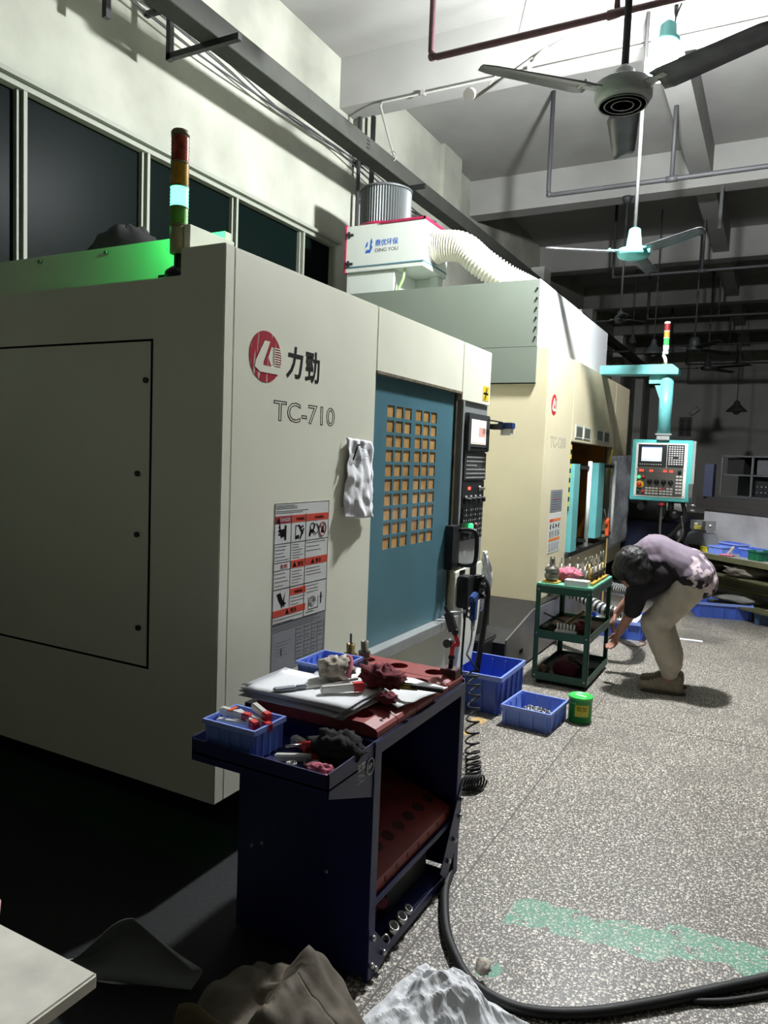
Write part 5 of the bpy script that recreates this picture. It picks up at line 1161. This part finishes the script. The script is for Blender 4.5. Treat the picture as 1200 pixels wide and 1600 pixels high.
B().m(mat('ochre_pad', (200, 150, 60), .6)).box(-1.46, -1.34, 5.225, 5.335, TZ, TZ + .012).build('holder_pad', None, None, 'ochre pad under the largest tool holder', 'pad')
random.seed(9)
for k in range(14):
    x_, y_ = (-1.14 + random.uniform(-.008, .008), 5.36 + k * .065) if k < 7 else (-1.235 + (k % 2) * .065, 5.37 + (k - 7) * .075)
    holder(x_, y_, TZ + (.022 if k < 7 else 0), .95, ('tool holder on the ochre rack, %s from its near end' if k < 7 else 'tool holder beside the ochre rack, %s from the white block') % ('first', 'second', 'third', 'fourth', 'fifth', 'sixth', 'last')[k % 7], dull_steel if k % 3 else brass, random.choice((.03, .06, .09)), 'tool holders on the trolley')
for k in range(4): holder(-1.42 + k * .055, 5.62 + .03 * k, TZ, .9, 'steel tool holder behind the pink rag, %s from the left' % ('first', 'second', 'third', 'last')[k], dull_steel, .05, 'tool holders behind the pink rag')
rag('rag', (-1.30, 5.40, TZ), (.19, .17, .13), cloth_p, 'pink rag bunched among the tool holders on the green trolley', seed=51, amp=.5, freq=5)
def pos(u, v): return (-1.47 + .07 * u, 5.40 + .05 * u + .02 * v, TZ + .005 + .11 * v * (1 - u * .8))
sheet(pos, 6, 6, paper_old, 'plastic_scrap', 'clear plastic scrap standing left of the largest tool holder', 'scrap', .001)
# middle shelf
t = thing('tool_block', 'white comb-shaped block with standing pins on the trolley middle shelf', 'block', (-1.27, 5.24, .366))
B().m(white_pl).box(-1.345, -1.195, 5.235, 5.275, .366, .40).build('base', None, t)
for k in range(6): B().m(white_pl).cyl((-1.33 + k * .024, 5.255, .40), (-1.33 + k * .024, 5.255, .45), .006, n=8).build('pin', None, t)
B().m(brass).tube([(-1.30, 5.34, .43), (-1.19, 5.42, .515)], .010, 10).ball((-1.19, 5.42, .515), .016, 10).build('brass_bar', None, None, 'brass rod with round head leaning on the trolley middle shelf', 'rod')
B().m(soot).tube([(-1.45, 5.3, .50), (-1.20, 5.38, .40)], .006, 8).build('black_rod', None, None, 'thin black rod crossing the trolley middle shelf', 'rod')
rag('rag', (-1.17, 5.38, .366), (.14, .14, .11), cloth_m, 'dark maroon rag on the trolley middle shelf', seed=61, amp=.5)
rag('scrap_pile', (-1.40, 5.32, .366), (.14, .14, .07), soot, 'heap of dark greasy tools at the left of the middle shelf', 'tools', 66, amp=.5)
B().m(mat('dark_red_case', (96, 26, 34), .5)).prism([(-1.37, .047), (-1.2, .047), (-1.19, .12), (-1.24, .155), (-1.34, .15), (-1.38, .11)], 'y', 5.34, 5.60).build('red_bag', None, None, 'dark red tool case on the trolley bottom shelf', 'case', bevel=.012)
B().m(black).tube(spline([(-1.24, 5.28, .20), (-1.20, 5.34, .17), (-1.15, 5.45, .10), (-1.13, 5.6, .06)], 5), .016, 8).build('black_wrench', None, None, 'black tool with round head leaning over the dark red case', 'tool')
rag('scrap_pile', (-1.43, 5.30, .047), (.10, .12, .08), mat('tan_scrap', (120, 100, 76), .8), 'small heap of tan and grey scraps on the trolley bottom shelf', 'scrap', 71, amp=.5)

# blue bins behind the trolley, stray floor bits
bin_('storage_crate', -1.50, -.98, 7.0, 7.55, .0, .17, bin_blue, 'blue crate with white foam on the floor behind the worker hand', wall=.006, flare=.02, cat='crate')
B().m(white_pl).box(-1.44, -1.06, 7.08, 7.45, .10, .165).build('foam_sheet', None, None, 'white foam piece inside the blue crate behind the worker', 'foam', bevel=.01)
B().m(paper).obox((-.62, 7.35, .004), (.22, .05, .006), (0, 0, .1)).build('paper_strip', None, None, 'thin white strip lying on the floor behind the worker legs', 'paper')
B().m(mat('rust_wire', (110, 76, 56), .6)).tube(spline([(-1.2, 6.9, .006), (-1.02, 6.75, .006), (-.95, 6.95, .006), (-1.08, 7.05, .006)], 6), .005, 6).build('wire_loop', None, None, 'thin rusty wire loop on the floor in front of the blue crate', 'wire')

# ================================================================== WORKBENCH AT RIGHT
wb = thing('workbench', 'long grey steel workbench with backsplash and dark shelf unit behind the worker', 'workbench', (-1.0, 9.3, 0), R(-42), None, False)
B().m(mat('bench_top', (150, 148, 138), .35, var=.1, vs=3)).box(-.05, 3.0, 0, .62, .635, .655).build('bench_top', None, wb, local=True)
B().m(olive).box(-.05, 3.0, -.006, 0, .60, .657).build('bench_edge', None, wb, local=True)
for x_ in (.05, 1.5, 2.9): B().m(olive).box(x_, x_ + .05, .04, .09, 0, .635).box(x_, x_ + .05, .5, .55, 0, .635).build('leg', None, wb, local=True)
B().m(olive).box(0, 2.95, .30, .32, .25, .60).build('back_board', None, wb, local=True); B().m(olive).box(0, 2.95, .0, .55, .13, .15).build('low_shelf', None, wb, local=True)
B().m(mat('yellow_line', (150, 140, 70), .6)).box(0, 2.95, .292, .30, .36, .37).box(0, 2.95, .292, .30, .27, .28).build('yellow_stripe', None, wb, local=True)
B().m(mat('bench_backsplash', (176, 176, 180), .45, m=.1, c2=(140, 138, 138), vs=3)).box(-.25, 3.0, .62, .64, .655, 1.10).build('backsplash', None, wb, local=True)
B().m(mat('dark_ledge', (70, 68, 66), .4, m=.4)).box(-.4, 3.0, .60, .85, 1.10, 1.155).box(-.4, 3.0, .62, .85, 1.155, 1.26).build('ledge', None, wb, local=True)
sh = thing('shelf_unit', 'dark grey open shelf unit standing on the bench ledge, far right', 'shelf', (-.55, 10.15, 1.26), R(-30), None, False)
B().m(shelf_dk).box(-.1, 2.2, .38, .40, 0, .52).build('back_board', None, sh, local=True)
for z_ in (.0, .27, .50): B().m(shelf_dk).box(-.1, 2.2, 0, .4, z_, z_ + .018).build('shelf_board', None, sh, local=True)
for x_ in (-.1, .30, 1.4, 2.18): B().m(mat('shelf_post', (74, 76, 76), .6)).box(x_, x_ + .02, 0, .02, 0, .52).build('post', None, sh, local=True)
random.seed(8); labs = ['dark box at the left end of the shelf', 'grey carton beside the shelf post', 'low dark carton in the middle of the upper shelf', 'small pale box on the upper shelf', 'dark cube at the right of the upper shelf']
for k, (x_, w_, h_, m_) in enumerate(((-.05, .22, .2, soot), (.34, .2, .19, shelf_dk), (.6, .24, .13, shelf_dk), (1.02, .16, .1, mach_grey), (1.25, .3, .16, soot))):
    p = Matrix.Rotation(R(-30), 3, 'Z') @ V((x_, 0, 0)); t = thing('carton', labs[k] + ' unit, far right', 'box', (-.55 + p.x, 10.15 + p.y, 1.26 + .288), R(-30), None, False)
    B().m(m_).box(0, w_, .05, .3, 0, h_).build('box_body', None, t, local=True, bevel=.004); B().m(dark_grey).box(w_ * .45, w_ * .55, .049, .301, h_, h_ + .001).build('tape', None, t, local=True)
p = Matrix.Rotation(R(-30), 3, 'Z') @ V((.35, 0, 0)); t = thing('drawer_rack', 'dark rack with rows of small steel parts on the lower shelf', 'rack', (-.55 + p.x, 10.15 + p.y, 1.26 + .018), R(-30), None, False)
B().m(black).box(0, .62, .03, .3, 0, .2).build('rack_body', None, t, local=True)
for k in range(22): B().m(steel).ball((.03 + (k % 11) * .053, .022, .06 if k < 11 else .13), .008, 6).build('small_part', None, t, local=True)
# things on the bench
def wbp(x_, y_, z_=.655): p = Matrix.Rotation(R(-42), 3, 'Z') @ V((x_, y_, 0)); return (-1.0 + p.x, 9.3 + p.y, z_)
for k, (x_, y_, w_, d_, h_, m_, lb) in enumerate(((.27, .10, .10, .12, .055, bin_yellow, 'small yellow bin on the bench'), (.40, .09, .20, .16, .085, bin_blue2, 'light blue bin on the bench right of the yellow one'), (.27, .36, .30, .16, .11, bin_blue, 'blue bin at the bench back behind the yellow one'),
                                               (.74, .20, .24, .2, .10, bin_blue, 'blue bin left of the green one on the bench'), (.97, .08, .16, .2, .105, bin_green, 'dark green bin on the bench'), (1.15, .2, .2, .2, .09, bin_blue, 'blue bin at the right frame edge on the bench'))):
    c = wbp(x_ + w_ / 2, y_ + d_ / 2); bin_('parts_bin', c[0] - w_ / 2, c[0] + w_ / 2, c[1] - d_ / 2, c[1] + d_ / 2, .656, h_, m_, lb, rot=R(-42), wall=.004, flare=.008, ribs=1)
rag('rag', wbp(.36, .26, .656), (.12, .1, .10), cloth_p, 'pinkish rag between the bench bins', seed=81); rag('rag', wbp(.70, .06, .656), (.2, .08, .03), cloth_p, 'small red rag at the front edge of the bench', seed=82)
t = thing('rag_tail', 'pale rag draped over the blue bench bin', 'cloth', wbp(.70, .12)); OFF[t.name] = V((0, 0, 0)); B().m(cloth_w).obox((0, 0, .06), (.03, .03, .12), (0, .5, 0)).build('cloth_strip', None, t, local=True, bevel=.01)
vs_ = wbp(.12, .26); t = thing('bench_vise', 'grey machine vise with steel jaws on the bench behind the worker', 'vise', vs_, R(-42), None, False)
B().m(mach_grey).prism([(-.2, 0), (.2, 0), (.18, .08), (.12, .2), (-.12, .2), (-.18, .08)], 'y', -.1, .1).build('vise_base', None, t, local=True, bevel=.01)
B().m(black).box(-.09, .09, -.112, -.10, .005, .055).build('base_slot', None, t, local=True)
B().m(steel).box(-.12, -.06, -.08, .08, .23, .34).box(.06, .12, -.08, .08, .23, .34).box(-.12, .12, -.06, .06, .2, .235).cyl((-.14, 0, .285), (.14, 0, .285), .02, n=12).build('jaws', None, t, local=True, bevel=.004)
B().m(mat('brass_yellow', (180, 170, 80), .5)).box(-.05, .05, -.085, .0, .236, .275).build('work_piece', None, t, local=True)
B().m(soot).cyl(wbp(-.22, .22, .656), wbp(-.22, .22, .86), .06, n=16).build('black_motor', None, None, 'black cylindrical motor on the bench left of the vise', 'motor')
B().m(brass).box(-1.19, -1.15, 9.36, 9.42, .656, .84).build('brass_can', None, None, 'narrow ochre block beside the black motor on the bench', 'block') if False else None
# sacks below the bench
for k, (x_, w_, lb) in enumerate(((.35, .5, 'left dull cloth sack on the shelf under the bench'), (.95, .6, 'right grey cloth sack on the shelf under the bench'))):
    rag('cloth_sack', wbp(x_, .14, .45), (w_, .3, .16), mat('sack_cloth', (104, 98, 88), .9, var=.2, vs=9), lb, 'sack', 90 + k, amp=.35)
B().m(olive).box(0, 0, 0, 0, 0, 0) 
t = thing('under_shelf', 'dull olive plank shelf carrying the sacks under the bench', 'shelf', (-1.0, 9.3, .43), R(-42), None, False); B().m(olive).box(.1, 1.9, .02, .29, -.0, .02).build('plank', None, t, local=True)
rag('flat_bundle', wbp(.85, .15, .152), (.7, .3, .12), mat('bundle_grey', (112, 112, 106), .8, var=.2, vs=12), 'flat grey bundle on the lowest bench shelf', 'bundle', 95, amp=.25)
bin_('storage_crate', -.73, -.18, 8.62, 9.0, .0, .17, bin_blue, 'blue crate on the floor under the bench, right of the worker', wall=.006, flare=.02, rot=.25, cat='crate')
bin_('storage_crate', -.12, .35, 8.55, 8.9, .0, .12, mat('dull_blue_bin', (70, 92, 130), .5), 'dull grey-blue crate with a white cloth at the right frame edge', wall=.006, flare=.02, rot=.1, cat='crate')
rag('rag', (.08, 8.66, .05), (.35, .2, .14), cloth_w, 'white cloth lying in the dull grey-blue crate', seed=99)
B().m(navy_m).prism([(-.80, 9.90), (-.70, 9.90), (-.68, 10.05), (-.78, 10.05)], 'z', 1.262, 1.66).build('blue_case', None, None, 'tall dark blue case beside the pendant side on the ledge', 'case')

# ================================================================== FOREGROUND
B().m(black_rubber).tube(spline([(-1.10, 2.75, .018), (-1.02, 2.60, .018), (-.975, 2.43, .018), (-.883, 2.228, .018), (-.789, 2.10, .018), (-.706, 2.027, .018), (-.596, 1.999, .018), (-.489, 2.025, .018), (-.36, 2.104, .018), (-.219, 2.23, .018), (-.073, 2.376, .018), (.1, 2.55, .018), (.5, 2.95, .018), (1.2, 3.5, .018)], 10), .0165, 12).build('power_cable', None, None, 'thick black power cable curving over the terrazzo at the bottom', 'cable')
B().m(black_rubber).tube(spline([(-.12, 2.31, .010), (-.03, 2.365, .010), (.09, 2.47, .010), (.3, 2.66, .010), (1.1, 3.2, .010)], 8), .009, 8).build('thin_cable', None, None, 'thinner black cable beside the thick one at the right edge', 'cable')
# crumpled white paper on the floor
def pos(u, v):
    x = -.93 + .36 * u + .06 * v; y = 1.66 + .42 * v - .08 * u + .05 * sin(v * 4); e = min(u, 1 - u, v, 1 - v) * 4
    p = V((u * 4, v * 5, 2)); z = .006 + min(1, e + .15) * (.050 * noise.voronoi(p * .8)[0][0] + .034 * noise.voronoi(p * 1.8)[0][0] + .010 * noise.voronoi(p * 4)[0][0]) + .05 * max(0, 1 - 9 * ((u - .45) ** 2 + (v - .6) ** 2))
    return (x + .03 * noise.noise(V((v * 3, u, 1))), y + .03 * noise.noise(V((u * 4, v, 7))), z)
sheet(pos, 70, 70, paper, 'crumpled_paper', 'crumpled white paper sheet on the floor beside the navy cart', 'paper', .0015, smooth=False)
rag('cloth_tip', (-.695, 2.075, .03), (.06, .08, .05), cloth_w, 'small grey rag tip lying over the black cable at the white paper', seed=111)
# brown sack: folded flap over a crumpled bag
def pos(u, v):
    a = 2 * pi * u; ca, sa = cos(a), sin(a); q = pi / 2 * v
    r = cos(q) ** .55; k = 1 + .16 * noise.noise(V((ca * 1.3, sa * 1.3, v * 1.5))) + .05 * abs(noise.noise(V((ca * 4, sa * 4, v * 5))))
    z = .33 * sin(q) ** .7 * (1 + .16 * noise.noise(V((ca * r * 1.6, sa * r * 1.6, 3)))) + .05 * max(0, 1 - abs(ca * r - .15) * 5) * sin(q)
    z += .02 * noise.noise(V((ca * r * 5, sa * r * 5, 1)))
    return (-.955 + .235 * r * k * ca, 1.37 + .20 * r * k * sa, .004 + z)
sheet(pos, 72, 30, kraft, 'brown_sack', 'crumpled brown sack with a folded flap in front of the navy cart', 'sack', .003)
def pos(u, v):
    x = -1.17 + .40 * u; y = 1.215 - .03 * sin(pi * u) + .05 * v; z = .12 + .16 * v + .05 * sin(pi * u) * v + .02 * noise.noise(V((u * 4, v * 3, 5)))
    return (x, y - .03 * (1 - v), z)
sheet(pos, 30, 10, mat('sack_flap', (104, 92, 62), .75, c2=(80, 70, 48), vs=9, bump=.3, bs=30), 'brown_sack', 'olive brown folded flap of sacking at the very bottom of the picture', 'sack', .004)
# pale board table corner
t = thing('work_table', 'corner of a pale table in the lower left of the picture', 'table', (-1.6, .3, 0))
B().m(board_m).box(-2.3, -.968, -.4, .845, .672, .70).build('table_top', None, t, bevel=.004)
for x_, y_ in ((-2.25, -.35), (-1.06, -.35), (-1.06, .72), (-2.25, .72)): B().m(soot).box(x_, x_ + .05, y_, y_ + .05, .0085 if y_ > .2 else 0, .672).build('leg', None, t)
B().m(soot).box(-2.25, -1.01, .70, .72, .58, .672).build('apron', None, t)
t = thing('thread_spool', 'red-topped spool at the left edge of the pale table', 'spool', (-1.262, .83, .70), 0, None, False)
B().m(mat('red_white_thread', (206, 130, 126), .8, c2=(216, 204, 198), vs=120)).lathe([(.02, 0), (.03, .006), (.032, .03), (.026, .045)], (0, 0, 0), 20).build('thread', None, t, local=True); B().m(red_pl).lathe([(.028, .045), (.028, .054), (.01, .062), (0, .062)], (0, 0, 0), 20).build('cap', None, t, local=True)
B().m(mat('shade_mat_black', (13, 14, 15), .8, bump=.2, bs=60)).prism([(-4.3, .2), (-1.06, .2), (-1.06, 1.99), (-1.52, 1.99), (-1.52, 3.1), (-4.3, 3.1)], 'z', 0, .008).build('shade_mat', None, None, 'added black sheet darkening the shaded floor beside the nearest machine', 'mat')  # added dark sheet that paints the floor's shade near black
# dim sheets standing in the dark
def pos(u, v): return (-1.80 + .38 * u, 1.42 + .16 * u + .05 * sin(v * 3), .012 + (.04 + .16 * sin(pi * min(u, .55) / .55 * .5) ** 2 * (1 - .9 * max(0, u - .55) / .45)) * v + .0)
sheet(pos, 20, 10, mat('dim_plastic', (150, 156, 154), .6), 'plastic_sheet', 'pale curled plastic sheet leaning in the shadow under the nearest machine', 'sheet', .002)
B().m(label_white).obox((-1.16, 1.36, .33), (.05, .05, .004), (.5, .3, .6)).build('paper_tag', None, None, 'small pale paper tag beside the brown sack', 'tag') if False else None

# ================================================================== PERSON
pr = thing('person', 'person in patterned dark shirt and khaki trousers bending over the green trolley', 'person', (-.62, 5.58, 0))
def capsules(segs, vox, mt, name, parent, smooth=8, disp=None):
    """continuous surface grown around tapered limbs; segs: (p0, p1, r0, r1, (sx,sy,sz))"""
    b = B().m(mt)
    for sg_ in segs:
        p0, p1, r0, r1 = sg_[:4]; p0 = V(p0); p1 = V(p1); d = p1 - p0; L_ = max(d.length, 1e-4); d = d / L_ if L_ > 1e-3 else V((0, 0, 1))
        w_ = sg_[4] if len(sg_) > 4 else None      # (axis vector, scale) squash
        a = d.orthogonal().normalized(); c = d.cross(a); n = 16; prof = []
        for i in range(6): q = pi / 2 * i / 5; prof.append((-r0 * cos(q), r0 * sin(q)))
        for i in range(6): q = pi / 2 * i / 5; prof.append((L_ + r1 * sin(q), r1 * cos(q)))
        vs = []
        for h_, r_ in prof:
            for j in range(n):
                o = (a * cos(2 * pi * j / n) + c * sin(2 * pi * j / n)) * max(r_, 1e-4)
                if w_: ax = V(w_[0]).normalized(); o = o + ax * (o.dot(ax) * (w_[1] - 1))
                vs.append(p0 + d * h_ + o)
        m_ = len(prof); b.add(vs, [(i * n + j, i * n + (j + 1) % n, (i + 1) * n + (j + 1) % n, (i + 1) * n + j) for i in range(m_ - 1) for j in range(n)] + [list(range(n))[::-1], [(m_ - 1) * n + j for j in range(n)]], True)
    o = b.build(name, None, parent)
    bake(o, [('REMESH', dict(mode='VOXEL', voxel_size=vox, use_smooth_shade=True)), ('SMOOTH', dict(factor=.5, iterations=smooth))])
    o.data.materials.clear(); o.data.materials.append(mt)
    if disp:
        me = o.data; me.update()
        for v, nn in zip(me.vertices, [x.vector.copy() for x in me.vertex_normals] if hasattr(me, 'vertex_normals') else [x.normal for x in me.vertices]): v.co += V(nn) * disp(v.co)
    for p in o.data.polygons: p.use_smooth = True
    return o
YN, YR = 5.50, 5.72                  # near (left) and far (right) side of the figure
hipN, hipF = V((-.50, 5.52, .80)), V((-.50, 5.68, .80))
kneeN, kneeF = V((-.705, 5.50, .475)), V((-.70, 5.69, .475))
ankN, ankF = V((-.585, 5.50, .085)), V((-.60, 5.70, .085))
toeN, toeF = V((-.77, 5.47, .03)), V((-.78, 5.68, .03))
chest, neck0, head = V((-.77, 5.60, .96)), V((-.82, 5.53, .93)), V((-.865, 5.43, .865))
shN, shF = V((-.765, 5.47, .90)), V((-.82, 5.76, .90))
elN, wrN = V((-.835, 5.44, .60)), V((-.945, 5.50, .385))
elF, wrF = V((-.90, 5.80, .64)), V((-1.02, 5.80, .47))
segs = [(hipN, kneeN, .085, .055), (hipF, kneeF, .085, .055), (kneeN, ankN, .05, .032), (kneeF, ankF, .05, .032), (ankN, toeN + V((.05, 0, .01)), .028, .016), (ankF, toeF + V((.05, 0, .01)), .028, .016),
        ((-.50, 5.6, .84), chest, .10, .09), (chest, neck0, .08, .055), (shN, shF, .055, .055), (shN, elN, .05, .04), (elN, wrN, .043, .027), (shF, elF, .05, .04), (elF, wrF, .043, .027), (neck0, head, .055, .06),
        (head + V((.01, 0, .04)), head + V((-.005, 0, -.03)), .085, .07), (head + V((-.035, 0, -.07)), head + V((-.02, 0, -.09)), .045, .04), (head + V((-.085, 0, -.03)), head + V((-.10, 0, -.045)), .014, .012),
        (head + V((-.0, -.077, -.02)), head + V((.0, -.083, -.04)), .018, .014), (head + V((-.0, .077, -.02)), head + V((.0, .083, -.04)), .018, .014)]
def hand(wr, dirv, side, grip):
    dirv = V(dirv).normalized(); side = V(side).normalized(); nrm_ = dirv.cross(side); out = [(wr, wr + dirv * .085, .026, .028, (nrm_, .6))]
    for k in range(4):
        b0 = wr + dirv * .075 + side * (k - 1.5) * .019; L1, L2, L3 = (.040, .028, .02) if k in (1, 2) else (.034, .023, .018)
        d2 = (dirv * cos(grip) + nrm_ * sin(grip)); d3 = (dirv * cos(grip * 2.0) + nrm_ * sin(grip * 2.0)); d4 = (dirv * cos(grip * 2.7) + nrm_ * sin(grip * 2.7))
        p1 = b0 + d2 * L1; p2 = p1 + d3 * L2; p3 = p2 + d4 * L3; out += [(b0, p1, .0098, .0092), (p1, p2, .0092, .0086), (p2, p3, .0085, .0072)]
    t0 = wr + dirv * .02 - side * .02; t1 = t0 + dirv * .035 - side * .026 + nrm_ * .012; t2 = t1 + dirv * .032 + nrm_ * .014; out += [(t0, t1, .014, .011), (t1, t2, .0105, .0085)]
    return out
segs += hand(wrN, (-.28, .30, -.90), (.55, -.75, -.3), .42) + hand(wrF, (-.35, -.1, -.9), (0, 1, 0), .4)
capsules(segs, .006, skin, 'body', pr, 5)
hd = head
hair = capsules([(hd + V((.0, 0, .05)), hd + V((.035, 0, .0)), .128, .122), (hd + V((-.03, 0, .035)), hd + V((-.055, 0, .0)), .115, .09), (hd + V((.03, -.03, -.03)), hd + V((.035, .03, -.045)), .065, .055), (hd + V((-.01, -.045, .02)), hd + V((-.01, .045, .02)), .075, .075), (hd + V((-.085, 0, .0)), hd + V((-.095, 0, -.025)), .035, .03)],
                .007, hair_m, 'hair', pr, 4, lambda c: .006 * noise.noise(V(c) * 22) + .005 * noise.noise(V((c.x * 60, c.y * 60, c.z * 20))))
# eyes, brows and mouth
for s_ in (-1, 1): B().m(white_pl).ball(hd + V((-.072, s_ * .032, -.025)), .010, 10).build('eye', None, pr)
def folds(c): return .008 * noise.noise(V((c.x * 9, c.y * 7, c.z * 9))) + .005 * abs(noise.noise(V((c.x * 20 + c.z * 12, c.y * 9, c.z * 6)))) - .002
shirt_m = shirt_mat()
sw = [((-.47, 5.52, .845), (-.47, 5.68, .845), .135, .135), ((-.52, 5.54, .90), (-.74, 5.56, .985), .135, .13), ((-.52, 5.66, .90), (-.74, 5.66, .985), .135, .13), ((-.58, 5.6, .86), (-.80, 5.6, .92), .13, .12),
      ((-.76, 5.53, .99), (-.85, 5.55, .955), .125, .085), ((-.76, 5.67, .99), (-.85, 5.65, .955), .125, .085), (shN + V((.02, 0, .03)), shN + V((0, 0, -.03)), .085, .085), (shN, elN + V((.0, 0, .05)), .085, .078), (elN + V((0, 0, .06)), elN + V((-.012, .004, -.025)), .078, .062),
      (shF + V((.02, 0, .03)), shF, .085, .08), (shF, elF + V((0, 0, .02)), .08, .065), ((-.80, 5.47, .90), (-.66, 5.48, .84), .08, .09), ((-.66, 5.46, .80), (-.78, 5.45, .72), .06, .07), (neck0 + V((.05, 0.05, .04)), neck0 + V((.02, .04, .01)), .10, .085), ((-.42, 5.54, .80), (-.42, 5.66, .80), .105, .105), ((-.56, 5.54, .76), (-.47, 5.54, .74), .06, .06)]
capsules(sw, .009, shirt_m, 'shirt', pr, 7, folds)
tr_ = [(hipN + V((.03, 0, .02)), hipF + V((.03, 0, .02)), .125, .125), (hipN + V((.01, 0, -.02)), kneeN + V((.02, 0, .03)), .12, .095), (hipF + V((.01, 0, -.02)), kneeF + V((.02, 0, .03)), .12, .095), (kneeN + V((.0, 0, .02)), ankN + V((.005, 0, .14)), .098, .084), (kneeF + V((.0, 0, .02)), ankF + V((.005, 0, .14)), .098, .084), (ankN + V((.005, 0, .14)), ankN + V((.005, 0, .075)), .08, .06), (ankF + V((.005, 0, .14)), ankF + V((.005, 0, .075)), .08, .06)]
capsules(tr_, .009, trouser, 'trousers', pr, 6, lambda c: .005 * noise.noise(V((c.x * 9, c.y * 7, c.z * 12))) + .005 * abs(noise.noise(V((c.x * 10, c.y * 8, c.z * 26)))) * (1.6 if c.z < .3 else .7))
for an, to in ((ankN, toeN), (ankF, toeF)):
    d_ = V((to.x - an.x, to.y - an.y, 0)).normalized(); h0 = V((an.x, an.y, 0)) - d_ * .055
    s_ = capsules([(h0 + V((0, 0, .05)), h0 + d_ * .12 + V((0, 0, .06)), .047, .047), (h0 + d_ * .1 + V((0, 0, .05)), h0 + d_ * .225 + V((0, 0, .042)), .048, .036, ((0, 0, 1), .85)), (h0 + V((0, 0, .05)), h0 + V((0, 0, .09)), .047, .044)], .006, shoe_m, 'shoe', pr, 4)
    n = 26; pts = []
    for i in range(n):
        q = 2 * pi * i / n; lx = .085 + .15 * cos(q); ly = .046 * sin(q) * (1.05 if cos(q) > 0 else .88); p = h0 + d_ * lx + V((-d_.y, d_.x, 0)) * ly; pts.append((p.x, p.y))
    B().m(sole_m).prism(pts, 'z', 0.0, .02).build('shoe_sole', None, pr)
    for k in range(4):
        p = h0 + d_ * (.105 + .022 * k) + V((0, 0, .112 - .0085 * k)); q_ = V((-d_.y, d_.x, 0)) * .022; B().m(cloth_w).tube([p - q_ - V((0, 0, .008)), p + V((0, 0, .002)), p + q_ - V((0, 0, .008))], .003, 5).build('shoelace', None, pr)

# the tray floor sits a little higher than the walls suggest: lift it and what lies on it together
for o in list(COL.objects):
    if o.parent is None and -1.5 < o.location.x < -.99 and 1.6 < o.location.y < 1.875 and .68 < o.location.z < .82: o.location.z += .02
